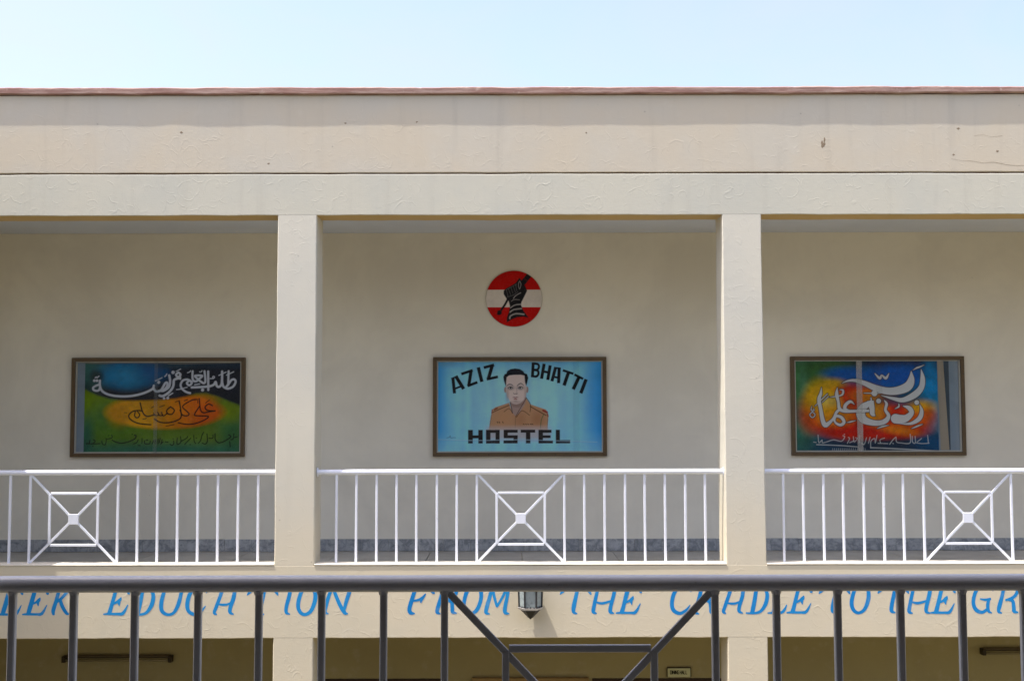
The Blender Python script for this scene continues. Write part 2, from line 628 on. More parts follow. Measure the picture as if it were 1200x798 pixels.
# roof slab, upper ceiling, corridor wall
b = MB()
b.box(XL, XR, 0.235, 7.0, 7.20, 7.33)
b.build("roof_slab", M['ceil'], bld)
b = MB()
b.box(XL, XR, WY, WY + 0.23, FZ - 0.2, 7.199)
uw = b.build("corridor_wall", M['wall'], bld)
b = MB()
b.box(XL, XR, 0.205, WY + 0.2, 3.36, FZ - 0.03)
slab = b.build("floor_slab", M['soffit'], bld)
b = MB()
b.box(XL, XL + 0.2, 0.37, WY - 0.005, 0.0, 7.195)
b.build("end_wall", M['wall'], bld)
b = MB()
b.box(XR - 0.2, XR, 0.37, WY - 0.005, 0.0, 7.195)
b.build("end_wall", M['wall'], bld)
b = MB()
b.box(XL, XR, WY + 0.24, 7.0, 0.0, 7.19)
b.build("rear_block", M['soffit'], bld)

for i in range(3):
    blob("plaster_patch", BX + (i - 1) * PITCH_X + 0.1 * i, 5.90, (0.86, 0.07), WY - 0.0022, M['wall'], uw, 0.25, 70 + i)
    blob("plaster_patch", BX + (i - 1) * PITCH_X - 0.3, 6.02, (0.45, 0.035), WY - 0.0030, M['wall'], uw, 0.3, 90 + i)
# floor panels of the upper corridor
pw, pd = 1.01, 0.82
proto = MB().box(0.003, pw - 0.003, 0.003, pd - 0.003, -0.03, 0.0, 0.002).build("floor_panel", M['floor'], slab)
proto.location = (XL + 0.21, 0.21, FZ)
for i in range(12):
    for j in range(3):
        if i == 0 and j == 0:
            continue
        o = proto.copy()
        C.objects.link(o)
        o.parent = slab
        o.location = (XL + 0.21 + i * pw, 0.21 + j * pd, FZ + random.uniform(-0.0006, 0.0006))

# skirting tiles
tw = 0.305
proto = MB().box(0.001, tw - 0.001, -0.014, -0.001, 0.0, 0.135, 0.002).build("skirting_tile", M['skirt'], uw)
proto.location = (XL + 0.21, WY, FZ + 0.002)
for i in range(1, 42):
    o = proto.copy()
    C.objects.link(o)
    o.parent = uw
    o.location = (XL + 0.21 + i * tw, WY - random.uniform(0, 0.002), FZ + 0.002 + random.uniform(-0.002, 0.002))

# lower storey back wall with door openings
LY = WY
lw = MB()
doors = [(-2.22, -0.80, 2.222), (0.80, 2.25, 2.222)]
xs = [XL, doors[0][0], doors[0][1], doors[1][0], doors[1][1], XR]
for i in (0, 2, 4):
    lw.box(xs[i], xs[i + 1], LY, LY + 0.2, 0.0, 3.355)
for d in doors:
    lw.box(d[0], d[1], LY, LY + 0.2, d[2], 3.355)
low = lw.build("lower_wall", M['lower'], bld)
for d in doors:
    dr = MB().box(d[0] + 0.06, (d[0] + d[1]) / 2 - 0.003, LY + 0.09, LY + 0.13, 0.01, d[2] - 0.06).build("door", M['door'], bld)
    MB().box((d[0] + d[1]) / 2 + 0.003, d[1] - 0.06, LY + 0.09, LY + 0.13, 0.01, d[2] - 0.06).build("door", M['door'], bld)
    fr = MB()
    fr.box(d[0] + 0.001, d[0] + 0.06, LY - 0.012, LY + 0.15, 0.0, d[2] - 0.06)
    fr.box(d[1] - 0.06, d[1] - 0.001, LY - 0.012, LY + 0.15, 0.0, d[2] - 0.06)
    fr.box(d[0] + 0.001, d[1] - 0.001, LY - 0.012, LY + 0.15, d[2] - 0.06, d[2] - 0.001)
    fr.build("door_frame", M['doorframe'], bld)

# the perpendicular wing left of the picture whose roof edge throws the slanting shade
wg = MB()
wg.box(-12.0, -5.76, -2.8, -0.006, 0.0, 8.05)
wg.box(-12.0, -5.73, -2.8, -0.006, 8.051, 8.115)
struct(wg.build("neighbouring_wing", M['spandrel']))

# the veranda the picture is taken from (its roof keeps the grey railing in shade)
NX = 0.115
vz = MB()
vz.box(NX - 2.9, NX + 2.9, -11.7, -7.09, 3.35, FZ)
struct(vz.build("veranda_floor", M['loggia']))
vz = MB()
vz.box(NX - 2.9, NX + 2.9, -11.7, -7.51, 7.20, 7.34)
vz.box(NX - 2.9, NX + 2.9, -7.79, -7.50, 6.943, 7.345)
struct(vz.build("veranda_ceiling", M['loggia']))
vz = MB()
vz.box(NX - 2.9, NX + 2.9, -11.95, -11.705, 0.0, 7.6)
for sx in (-1, 1):  # side walls added to cut light on the railing's near side
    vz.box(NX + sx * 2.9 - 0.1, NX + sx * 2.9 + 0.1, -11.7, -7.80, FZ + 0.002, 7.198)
struct(vz.build("veranda_wall_and_blockers", M['loggia']))
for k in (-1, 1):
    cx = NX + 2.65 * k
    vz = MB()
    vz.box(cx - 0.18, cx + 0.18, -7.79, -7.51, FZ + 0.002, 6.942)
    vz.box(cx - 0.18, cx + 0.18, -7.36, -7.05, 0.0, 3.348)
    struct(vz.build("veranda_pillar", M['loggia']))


for sx in (-1, 1):  # unseen blocks added to keep bright sky out of the glass reflections
    vz = MB()
    x0_, x1_ = sorted((NX + sx * 3.2, NX + sx * 18.0))
    vz.box(x0_, x1_, -19.0, -14.5, 0.0, 6.7)
    struct(vz.build("reflection_blocker", M['loggia']))


# ================================================================== railings
PANEL, BAR = 0.3965, 0.1815
Z0, ZR = 3.806, 4.616                 # foot of the bars, centre of the hand rail


def railing(name, x, y, half, nbars, mat, label, group=None, clip=None):
    o = empty(name, (x, y, 3.806))
    tag(o, label, "railing", group)
    zt = ZR - Z0
    sag = wander(40, 0.0012, int(abs(x) * 100) + 3)
    hr = MB()
    n = 24
    xs_ = [-half + 2 * half * i / (n - 1) for i in range(n)]
    seg = 20
    v, f = [], []
    for i, xx in enumerate(xs_):
        for k in range(seg):
            a = 2 * math.pi * k / seg
            v.append((xx, math.cos(a) * 0.0245, zt + sag[i] + math.sin(a) * 0.0245))
    for i in range(n - 1):
        for k in range(seg):
            kk = (k + 1) % seg
            f.append((i * seg + k, i * seg + kk, (i + 1) * seg + kk, (i + 1) * seg + k))
    hr.add(v, f)
    hr.build("hand_rail", mat, o, True)
    for s in (-1, 1):
        MB().tube((s * (half - 0.004), 0, zt), (s * (half + 0.004), 0, zt), 0.042, 18).build("wall_flange", mat, o)
    barm = MB().bar((0, 0, -0.012), (0, 0, zt - 0.019), 0.021, 0.021, c=0.003).build("baluster", mat, o)
    barm.location.x = -PANEL
    xl = [PANEL] + [s * (PANEL + BAR * k) for k in range(1, nbars + 1) for s in (-1, 1)]
    for xx in xl:
        if abs(xx) > half - 0.03:
            continue
        c = barm.copy()
        C.objects.link(c)
        c.parent = o
        c.location.x = xx + random.uniform(-0.002, 0.002)
        c.rotation_euler.y = random.uniform(-0.0025, 0.0025)
    # crossed panel
    top, bot = zt - 0.026, 0.006
    zc = (top + bot) / 2 - 0.004
    for s in (-1, 1):
        for (za, y_) in ((top, 0.0), (bot, 0.0)):
            MB().bar((s * (PANEL - 0.012), 0.0, za), (s * 0.034, 0.0, zc + (0.03 if za == top else -0.03)), 0.021, 0.012, c=0.002).build("cross_bar", mat, o)
    q, qz = 0.2175, 0.231
    for s in (-1, 1):
        MB().bar((s * q, 0.0, zc - qz + 0.01), (s * q, 0.0, zc + qz - 0.01), 0.021, 0.016, c=0.002).build("inner_bar", mat, o)
        MB().bar((-q + 0.01, 0.0, zc + s * qz), (q - 0.01, 0.0, zc + s * qz), 0.021, 0.016, c=0.002).build("inner_bar", mat, o)
    MB().box(-0.046, 0.046, -0.012, 0.012, zc - 0.046, zc + 0.046, 0.003).build("centre_plate", mat, o)
    return o


names = ["white painted balcony railing below the green and orange calligraphy picture",
         "white painted balcony railing below the blue portrait sign",
         "white painted balcony railing below the red and blue calligraphy picture"]
for i, lab in enumerate(names):
    railing("balcony_railing", BX + (i - 1) * PITCH_X + 0.006, 0.105, 1.838, 7, M['white'], lab, "white balcony railings between the pillars")
g = railing("near_railing", NX, -7.22, 2.47, 11, M['grey'], "grey metal railing with crossed panel running across the foreground")
bead = MB().tube((0, 0, ZR - Z0 - 0.032), (0, 0, ZR - Z0 - 0.020), 0.0125, 8, 0.0165).build("weld_bead", M['grey'], g)
bead.location.x = -PANEL
for ch in [q for q in g.children if q.name.startswith("baluster")]:
    if abs(ch.location.x + PANEL) < 0.001:
        continue
    bc = bead.copy()
    C.objects.link(bc)
    bc.parent = g
    bc.location.x = ch.location.x
    bc.rotation_euler.z = random.uniform(0, 3)
for xx in (-1.55, 0.075, 0.455):
    MB().tube((xx - 0.0012, 0, ZR - Z0), (xx + 0.0012, 0, ZR - Z0), 0.0252, 20).build("weld_seam", M['grey'], g)


# ================================================================== painted slogan
def catmull(pts, sub=7):
    if len(pts) < 3:
        return pts
    P = [pts[0]] + list(pts) + [pts[-1]]
    out = []
    for i in range(1, len(P) - 2):
        p0, p1, p2, p3 = [np.array(q, float) for q in P[i - 1:i + 3]]
        for k in range(sub):
            t = k / sub
            out.append(tuple(0.5 * ((2 * p1) + (p2 - p0) * t + (2 * p0 - 5 * p1 + 4 * p2 - p3) * t * t + (3 * p1 - p0 - 3 * p2 + p3) * t ** 3)))
    out.append(tuple(float(q) for q in P[-2]))
    return out


def brush(mb, pts, y, ystep=1.2e-5):
    """flat brush stroke; pts = (x, z, width)"""
    P = catmull(pts, 8)
    n = len(P)
    v = []
    for i, (x, z, w) in enumerate(P):
        a, c = P[max(0, i - 1)], P[min(n - 1, i + 1)]
        dx, dz = c[0] - a[0], c[1] - a[1]
        L = math.hypot(dx, dz) or 1
        nx, nz = -dz / L, dx / L
        w = max(w, 0.0006)
        yy = y - i * ystep
        v += [(x + nx * w / 2, yy, z + nz * w / 2), (x - nx * w / 2, yy, z - nz * w / 2)]
    f = [(2 * i, 2 * i + 1, 2 * i + 3, 2 * i + 2) for i in range(n - 1)]
    # rounded ends
    for end in (0, n - 1):
        a = np.array(v[2 * end])
        c = np.array(v[2 * end + 1])
        m = (a + c) / 2
        q = P[1] if end == 0 else P[-2]
        d = np.array([m[0] - q[0], 0, m[2] - q[1]])
        d /= (np.linalg.norm(d) or 1)
        r = np.linalg.norm(a - c) / 2 * 0.55
        k0 = len(v)
        for s in (0.25, 0.5, 0.75):
            ang = math.pi * s
            v.append(tuple(m + (a - m) * math.cos(ang) + d * r * math.sin(ang)))
        idx = [2 * end, k0, k0 + 1, k0 + 2, 2 * end + 1]
        f.append(tuple(idx))
    mb.add(v, f)


W5, W4, W3 = 5.2, 4.2, 3.0
GL = {
 'E': [[(6.5, 1, 5.5), (9, 10, 5.5), (13, 25, 5.2), (15.5, 34, 4.6)], [(0, 0.8, 1.8), (6, 1.2, 3.2), (16, 1.0, 3.2), (22.5, 2.0, 4.2), (28, 11.5, 1.2)],
       [(9, 11.5, 2.2), (15, 14.5, 3.2), (18.5, 17, 4.5), (20, 20, 1.2)], [(17.5, 14.5, 4.5), (18, 10.5, 1.4)], [(11, 33.2, 1.5), (18, 33.5, 3), (25, 32, 4), (28.5, 25, 3.6), (29.5, 23.5, 1)]],
 'S': [[(24, 26, 1.5), (23, 31, 4), (17, 34, 4), (11, 29, 4.6), (13, 22, 5), (17, 15, 5), (16, 6, 5), (9, 1, 3.6), (2, 4, 4), (0, 10, 1.2)]],
 'K': [[(3, 0, 3.5), (2.5, 5, 5.4), (6, 17, 5.4), (10, 34, 4.4)], [(4.5, 13, 3), (11, 18, 4), (18, 26, 4), (23, 33, 2)], [(10, 17, 4), (13, 9, 5), (18, 1.5, 4.2), (21, 1, 1.2)]],
 'D': [[(7, 1, 5.2), (10, 15, 5.2), (13, 33, 4.6)], [(0, 0.8, 2), (9, 0.6, 3), (17, 3, 4), (23, 12, 5.2), (24.5, 23, 5.2), (20, 31, 4), (12, 34, 3), (6, 33, 1.5)]],
 'U': [[(7.5, 34, 2), (5.5, 27, 5), (2.5, 14, 5.2), (3.5, 5, 5), (10, 0.8, 4), (17, 3, 4), (22, 12, 4.8), (25, 24, 5), (27, 34, 4)]],
 'C': [[(25, 25, 1.2), (24.5, 29, 4.4), (20, 33, 3.4), (13, 32, 3.6), (6, 24, 4.8), (3, 12, 5), (5, 4, 4.8), (12, 0.6, 4), (19, 4, 3.4), (24, 10, 1.2)]],
 'A': [[(4.5, 0.4, 2), (1.8, 2.5, 4.4), (4, 9, 5), (8, 20, 5), (12, 31, 4.6), (17, 34, 3.2), (22, 34, 3), (25.5, 31, 4.4)], [(25.5, 32, 4), (24, 20, 5), (20.5, 9, 5), (20, 3, 4.6), (24, 0.6, 1.8)],
       [(5, 12.5, 2), (11, 11.5, 3.2), (17, 12, 3.2), (22, 14.5, 2)]],
 'T': [[(19.5, 0.5, 1.8), (15.5, 2.5, 4.6), (15.8, 9, 5.2), (18.5, 21, 5.2), (21, 33, 4.4)], [(0, 22.5, 1.2), (3, 26, 4.2), (8, 31, 3.8), (18, 33.6, 3.2), (28, 32, 3.6), (33, 27, 4.4), (35.5, 22.5, 2)]],
 'I': [[(7, 0.5, 1.8), (3, 2.5, 4.4), (3, 9, 5.2), (6, 21, 5.2), (8.5, 33, 4.4)]],
 'O': [[(14, 34, 3), (7, 27, 5), (3, 13, 5.2), (5, 4, 4.8), (11, 0.6, 4), (18, 5, 4.8), (22.5, 17, 5.2), (22, 28, 5), (17, 33.4, 3.6), (11.5, 32.5, 2.6)]],
 'N': [[(6, 0.4, 1.6), (2, 2.5, 4.4), (3, 9, 5), (6.5, 21, 5), (11, 33, 4)], [(10, 33, 3.4), (15, 20, 4.6), (20, 9, 4.8), (25, 1.5, 4.4), (28.5, 0.4, 1.4)], [(24, 4, 3.5), (26.5, 14, 4.8), (30, 25, 4.8), (33, 34, 3.6)]],
 'F': [[(8, 0.6, 1.8), (3.5, 1.5, 4.6), (2, 6, 5.2), (5, 17, 5.2), (9, 29, 5), (11, 34, 4)], [(5, 15, 2.6), (12, 16, 3.4), (17, 18.5, 4.2), (20.5, 23, 1.6)], [(16.5, 18, 4.6), (15, 13, 1.6)],
       [(7, 33.5, 1.8), (16, 34, 3.2), (24, 31, 4), (29, 25, 4.4), (31, 23.5, 1.4)]],
 'R': [[(5, 0.4, 1.6), (1.5, 2.2, 4.4), (2.5, 8, 5), (6, 20, 5), (9, 33, 4.4)], [(5, 33, 2), (13, 34.4, 3), (21, 31, 4.2), (23.5, 25, 4.6), (19, 18.5, 4), (10, 15, 3)],
       [(13, 16, 3.5), (18, 14, 4.8), (19, 7, 5), (19.5, 2.4, 4.6), (24, 1, 1.6)]],
 'M': [[(5.5, 0.6, 1.6), (1.5, 2.2, 4.4), (2.5, 9, 5), (6, 21, 5), (9, 34, 4)], [(8.5, 33, 3.4), (11, 20, 3.8), (14, 9, 3.4)], [(14, 9, 3), (20, 19, 3.6), (27, 33, 3.4)], [(27.5, 34, 4), (26, 21, 5), (23.5, 9, 5), (23.5, 2.4, 4.6), (28, 0.8, 1.6)]],
 'H': [[(5.5, 0.4, 1.6), (1.8, 2.4, 4.4), (2.6, 9, 5), (5.5, 22, 5), (8.5, 34, 4.2)], [(4, 13.5, 2.2), (12, 12, 3.4), (22, 14.5, 3)], [(27.5, 34, 4.2), (25.5, 22, 5), (22, 9, 5), (21.5, 2.4, 4.6), (25.5, 0.6, 1.6)]],
 'L': [[(6.5, 1, 5), (9, 12, 5.2), (13, 33, 4.4)], [(0, 0.8, 1.8), (7, 1, 3), (15, 1.2, 3.4), (19, 4, 3.6), (22, 10, 1.2)]],
 'G': [[(25, 25, 1.2), (24.5, 30, 4.2), (19, 33.6, 3.4), (12, 32, 3.6), (5, 24, 4.8), (2, 12, 5), (5, 3.6, 4.8), (12, 0.8, 4), (18, 4.5, 4)],
       [(10, 16, 1.6), (16, 15, 3.4), (22, 16, 3.2)], [(20, 16, 4), (18.5, 8, 4.8), (19.5, 2, 4.2), (23, 0, 1.4)]],
 'V': [[(2, 33, 3), (6, 30, 4.8), (8, 16, 5), (10, 1.5, 4)], [(10, 1.5, 3.4), (17, 16, 4.4), (25, 33, 3.4)]],
}
KX = 1.0 / 129.6
def gx(px):
    return -0.082 + (px - 600) * 0.0077145
slogan = [('S', -26), ('E', 5), ('E', 34.5), ('K', 67.5), ('E', 128), ('D', 160.5), ('U', 192), ('C', 221.5), ('A', 254), ('T', 293.5), ('I', 336), ('O', 349.5), ('N', 381.5),
          ('F', 479), ('R', 511.5), ('O', 541), ('M', 568), ('T', 655), ('H', 691.5), ('E', 719.5), ('C', 781), ('R', 810), ('A', 841.5), ('D', 869.5), ('L', 894.5), ('E', 916.5),
          ('T', 954), ('O', 988.5), ('T', 1022), ('H', 1056), ('E', 1082), ('G', 1130), ('R', 1159.5), ('A', 1193), ('V', 1224), ('E', 1254)]
for k, (ch, px) in enumerate(slogan):
    mb = MB()
    x0 = gx(px)
    zb = 3.362 + 0.0000 * k + random.uniform(-0.004, 0.004)
    for j, st in enumerate(GL[ch]):
        st2 = [(x0 + a * KX, zb + c * KX, w * KX * random.uniform(0.80, 0.98)) for a, c, w in st]
        brush(mb, st2, -0.0009 - j * 0.00012, 2e-6)
    o = mesh_obj("painted_letter", mb.v, mb.f, M['blue'], span)


for pts in ([(3.93, 7.452), (4.02, 7.435), (4.12, 7.430), (4.22, 7.412), (4.32, 7.418), (4.46, 7.392), (4.62, 7.388)],
            [(4.14, 7.66), (4.22, 7.672), (4.30, 7.655), (4.40, 7.662)]):
    mb = MB()
    brush(mb, [(x_, z_, random.uniform(0.0014, 0.0036)) for x_, z_ in pts], -0.0010, 1e-6)
    mesh_obj("crack", mb.v, mb.f, M['chip'], par)


# ================================================================== wall lantern
def lantern(x, z_rim):
    o = empty("wall_lantern", (x, 0, z_rim))
    tag(o, "small hexagonal wall lantern with frosted panes above the ground floor opening", "lantern")
    cy = -0.125
    def hexa(r, z, rot=0):
        return [Vector((math.sin(math.pi / 6 + i * math.pi / 3 + rot) * r, cy + math.cos(math.pi / 6 + i * math.pi / 3 + rot) * r, z)) for i in range(6)]
    def ringp(mb, r0, z0, r1, z1):
        a, c = hexa(r0, z0), hexa(r1, z1)
        v = a + c
        f = [(i, (i + 1) % 6, 6 + (i + 1) % 6, 6 + i) for i in range(6)] + [tuple(range(5, -1, -1)), tuple(range(6, 12))]
        mb.add(v, f)
    m = MB(); ringp(m, 0.104, 0.0, 0.114, 0.018); m.build("rim", M['lwhite'], o)
    m = MB(); ringp(m, 0.018, -0.076, 0.092, -0.001); m.build("bottom_cone", M['black'], o)
    m = MB(); m.tube((0, cy, -0.086), (0, cy, -0.077), 0.006, 10, 0.014); m.build("finial", M['black'], o)
    lo, hi = hexa(0.099, 0.019), hexa(0.104, 0.20)
    for i in range(6):
        j = (i + 1) % 6
        a, c, d, e = lo[i], lo[j], hi[j], hi[i]
        mid = (a + c + d + e) / 4
        s = 0.92
        q = [mid + (p - mid) * s + (Vector((0, cy, p.z)) - p) * 0.03 for p in (a, c, d, e)]
        inn = [p + (Vector((0, cy, p.z)) - p).normalized() * 0.004 for p in q]
        mb = MB(); mb.add(q + inn, [(0, 1, 2, 3), (7, 6, 5, 4), (0, 4, 5, 1), (1, 5, 6, 2), (2, 6, 7, 3), (3, 7, 4, 0)])
        pn = mb.build("pane", M['lamp_glass'], o)
        m = MB(); m.bar(lo[i], hi[i], 0.013, 0.013, up=(0.3, 0.9, 0)); m.build("corner_bar", M['black'], o)
        # scrolled ornaments along the pane's edges
        orn = MB()
        for (p, q2, zz) in ((a, c, 0.016), (e, d, -0.016)):
            for t_ in (0.2, 0.5, 0.8):
                b0 = p.lerp(q2, t_)
                out = (b0 - Vector((0, cy, b0.z))).normalized() * 0.002
                orn.tube(b0 + out, b0 + out + Vector((0, 0, zz * (1.0 if t_ == 0.5 else 0.7))), 0.008, 6, 0.002)
        orn.build("ornament", M['black'], pn)
    m = MB(); ringp(m, 0.118, 0.20, 0.112, 0.212); m.build("top_rim", M['black'], o)
    m = MB(); ringp(m, 0.112, 0.213, 0.03, 0.262); m.build("roof", M['black'], o)
    m = MB(); m.box(-0.045, 0.045, -0.012, -0.001, 0.03, 0.24, 0.003); m.build("back_plate", M['black'], o)
    m = MB(); m.tube((0, -0.012, 0.23), (0, cy, 0.255), 0.009, 10); m.build("arm", M['black'], o)


lantern(0.076, 3.425)


# ================================================================== lower storey fittings
def tube_light(x0, x1, z, label):
    o = empty("tube_light", ((x0 + x1) / 2, LY, z))
    h = (x1 - x0) / 2
    tag(o, label, "tube light", "unlit tube lights on the ground floor wall")
    MB().box(-h + 0.03, h - 0.03, -0.045, -0.001, 0.004, 0.038, 0.004).build("batten", M['batten'], o)
    MB().tube((-h + 0.04, -0.075, -0.012), (h - 0.04, -0.075, -0.012), 0.014, 14).build("tube", M['tubeglass'], o, True)
    for s in (-1, 1):
        MB().box(s * h - 0.02 - s * 0.02, s * h + 0.02 - s * 0.02, -0.095, -0.002, -0.034, 0.034, 0.004).build("lamp_holder", M['holder'], o)


tube_light(-5.06, -3.845, 2.455, "unlit tube light on the dark ground floor wall near the left edge")
tube_light(5.105, 6.32, 2.515, "unlit tube light cut off by the right edge of the picture")

nb = empty("notice_board", (0.115, LY, 1.25))
tag(nb, "wooden framed board on ground floor wall between two dark doorways", "notice board")
MB().box(-0.60, 0.60, -0.02, -0.002, 0.03, 0.93).build("face", M['cork'], nb)
for nm, args in (("frame_bar", (-0.645, 0.645, -0.05, -0.002, 0.931, 0.985)), ("frame_bar", (-0.645, 0.645, -0.05, -0.002, -0.02, 0.029)),
                 ("frame_bar", (-0.645, -0.601, -0.05, -0.002, 0.03, 0.93)), ("frame_bar", (0.601, 0.645, -0.05, -0.002, 0.03, 0.93))):
    MB().box(*args, 0.003).build(nm, M['board2'], nb)

sg = empty("door_sign", (1.762, LY, 2.242))
tag(sg, "small pale nameplate reading dining hall above the dark doorway", "sign")
MB().box(-0.128, 0.128, -0.02, -0.002, -0.002, 0.094, 0.004).build("plate", M['plate'], sg)
for s in (-1, 1):
    MB().box(s * 0.131 - 0.003, s * 0.131 + 0.003, -0.024, -0.002, -0.004, 0.096).build("edge_strip", M['holder'], sg)
MB().box(-0.128, 0.128, -0.026, -0.002, 0.095, 0.101).build("edge_strip", M['holder'], sg)
# simple block capitals: strokes on a 4 x 6 grid
BLK = {'D': [[(0, 0), (0, 6), (3, 6), (4, 4.5), (4, 1.5), (3, 0), (0, 0)]], 'I': [[(0.5, 0), (0.5, 6)]], 'N': [[(0, 0), (0, 6), (4, 0), (4, 6)]],
       'G': [[(4, 5), (3, 6), (1, 6), (0, 5), (0, 1), (1, 0), (3, 0), (4, 1), (4, 3), (2.4, 3)]], 'H': [[(0, 0), (0, 6)], [(4, 0), (4, 6)], [(0, 3), (4, 3)]],
       'A': [[(0, 0), (2, 6), (4, 0)], [(0.8, 2.2), (3.2, 2.2)]], 'L': [[(0, 6), (0, 0), (3.6, 0)]]}
adv = {'I': 1.9, ' ': 2.2}
txt, total = "DINING HALL", 0
for ch in txt:
    total += adv.get(ch, 5.4)
u = 0.192 / total
xx = -total * u / 2
for ch in txt:
    if ch != ' ':
        mb = MB()
        k = 0
        for st in BLK[ch]:
            for a, c in zip(st[:-1], st[1:]):
                k += 1
                brush(mb, [(xx + a[0] * u, 0.030 + a[1] * 0.0062, 0.0062), (xx + c[0] * u, 0.030 + c[1] * 0.0062, 0.0062)], -0.0212 - 0.00025 * k)
        mesh_obj("letter", mb.v, mb.f, M['ink'], sg)
    xx += adv.get(ch, 5.4) * u


# ================================================================== painted panels
def lin(c):
    c = np.asarray(c, float) / 255.0
    return np.where(c <= 0.04045, c / 12.92, ((c + 0.055) / 1.055) ** 2.4)


class Canvas:
    """a painted surface: colour per point of a fine mesh; coordinates run right and down"""
    def __init__(self, X, Y, base):
        self.X, self.Y = X, Y
        self.rgb = np.zeros((X.size, 3)) + lin(base)

    def put(self, idx, m, col):
        m = m[:, None]
        self.rgb[idx] = self.rgb[idx] * (1 - m) + lin(col) * m

    def near(self, x0, x1, y0, y1):
        return np.nonzero((self.X > x0) & (self.X < x1) & (self.Y > y0) & (self.Y < y1))[0]

    def blob(self, cx, cy, rx, ry, col, soft=0.5, a=1.0, rot=0.0):
        c, s = math.cos(rot), math.sin(rot)
        dx, dy = self.X - cx, self.Y - cy
        d = np.sqrt(((dx * c + dy * s) / rx) ** 2 + ((-dx * s + dy * c) / ry) ** 2)
        m = np.clip((1 + soft - d) / (2 * soft), 0, 1)
        m = m * m * (3 - 2 * m) * a
        idx = np.nonzero(m > 0)[0]
        self.put(idx, m[idx], col)

    def stroke(self, pts, col, w=2.0, smooth=True, soft=0.35, a=1.0, grow=0.0, butt=False):
        P = [(p[0], p[1], (p[2] if len(p) > 2 else w)) for p in pts]
        if smooth and len(P) > 2:
            P = catmull(P, 6)
        P = np.array(P, float)
        mw = P[:, 2].max() / 2 + grow + 2
        idx = self.near(P[:, 0].min() - mw, P[:, 0].max() + mw, P[:, 1].min() - mw, P[:, 1].max() + mw)
        if idx.size == 0:
            return
        x, y = self.X[idx], self.Y[idx]
        best = np.full(idx.size, 1e9)
        for i in range(len(P) - 1):
            ax, ay, aw = P[i]
            bx, by, bw = P[i + 1]
            L2 = (bx - ax) ** 2 + (by - ay) ** 2 or 1e-9
            t = ((x - ax) * (bx - ax) + (y - ay) * (by - ay)) / L2
            tc = np.clip(t, 0, 1)
            d = np.hypot(x - ax - tc * (bx - ax), y - ay - tc * (by - ay)) - (aw + tc * (bw - aw)) / 2
            if butt:
                L = math.sqrt(L2)
                d = np.maximum(d, np.maximum(-t * L, (t - 1) * L))
            best = np.minimum(best, d)
        m = np.clip(0.5 - (best - grow) / (2 * soft), 0, 1) * a
        self.put(idx, m, col)

    def poly(self, pts, col, soft=0.4, a=1.0, grow=0.0):
        P = np.array(pts, float)
        idx = self.near(P[:, 0].min() - 3, P[:, 0].max() + 3, P[:, 1].min() - 3, P[:, 1].max() + 3)
        if idx.size == 0:
            return
        x, y = self.X[idx], self.Y[idx]
        d = np.full(idx.size, 1e9)
        ins = np.zeros(idx.size, bool)
        n = len(P)
        for i in range(n):
            ax, ay = P[i]
            bx, by = P[(i + 1) % n]
            L2 = (bx - ax) ** 2 + (by - ay) ** 2 or 1e-9
            t = np.clip(((x - ax) * (bx - ax) + (y - ay) * (by - ay)) / L2, 0, 1)
            d = np.minimum(d, np.hypot(x - ax - t * (bx - ax), y - ay - t * (by - ay)))
            cond = ((ay > y) != (by > y))
            xi = ax + (y - ay) * (bx - ax) / ((by - ay) if by != ay else 1e-9)
            ins ^= cond & (x < xi)
        sd = np.where(ins, -d, d) - grow
        self.put(idx, np.clip(0.5 - sd / (2 * soft), 0, 1) * a, col)

    def dot(self, x, y, r, col, soft=0.35, grow=0.0):
        self.stroke([(x, y), (x + 0.01, y)], col, 2 * r, False, soft, 1.0, grow)

    def mottle(self, seed, cell, amt):
        rr = np.random.RandomState(seed)
        for c, a in ((cell, 1.0), (cell * 0.45, 0.6), (cell * 0.2, 0.45)):
            gx_ = (self.X - self.X.min()) / c
            gy_ = (self.Y - self.Y.min()) / c
            G = rr.uniform(-1, 1, (int(gy_.max()) + 3, int(gx_.max()) + 3))
            i, j = gy_.astype(int), gx_.astype(int)
            fy, fx = gy_ - i, gx_ - j
            fy, fx = fy * fy * (3 - 2 * fy), fx * fx * (3 - 2 * fx)
            nv = (G[i, j] * (1 - fx) + G[i, j + 1] * fx) * (1 - fy) + (G[i + 1, j] * (1 - fx) + G[i + 1, j + 1] * fx) * fy
            self.rgb *= np.clip(1 + nv * amt * a, 0.2, 2)[:, None]

    def streaks(self, seed, cell, amt):
        rr = np.random.RandomState(seed)
        g_ = (self.X - self.X.min()) / cell
        G = rr.uniform(-1, 1, int(g_.max()) + 3)
        i = g_.astype(int)
        fx = g_ - i
        self.rgb *= np.clip(1 + (G[i] * (1 - fx) + G[i + 1] * fx) * amt, 0.2, 2)[:, None]


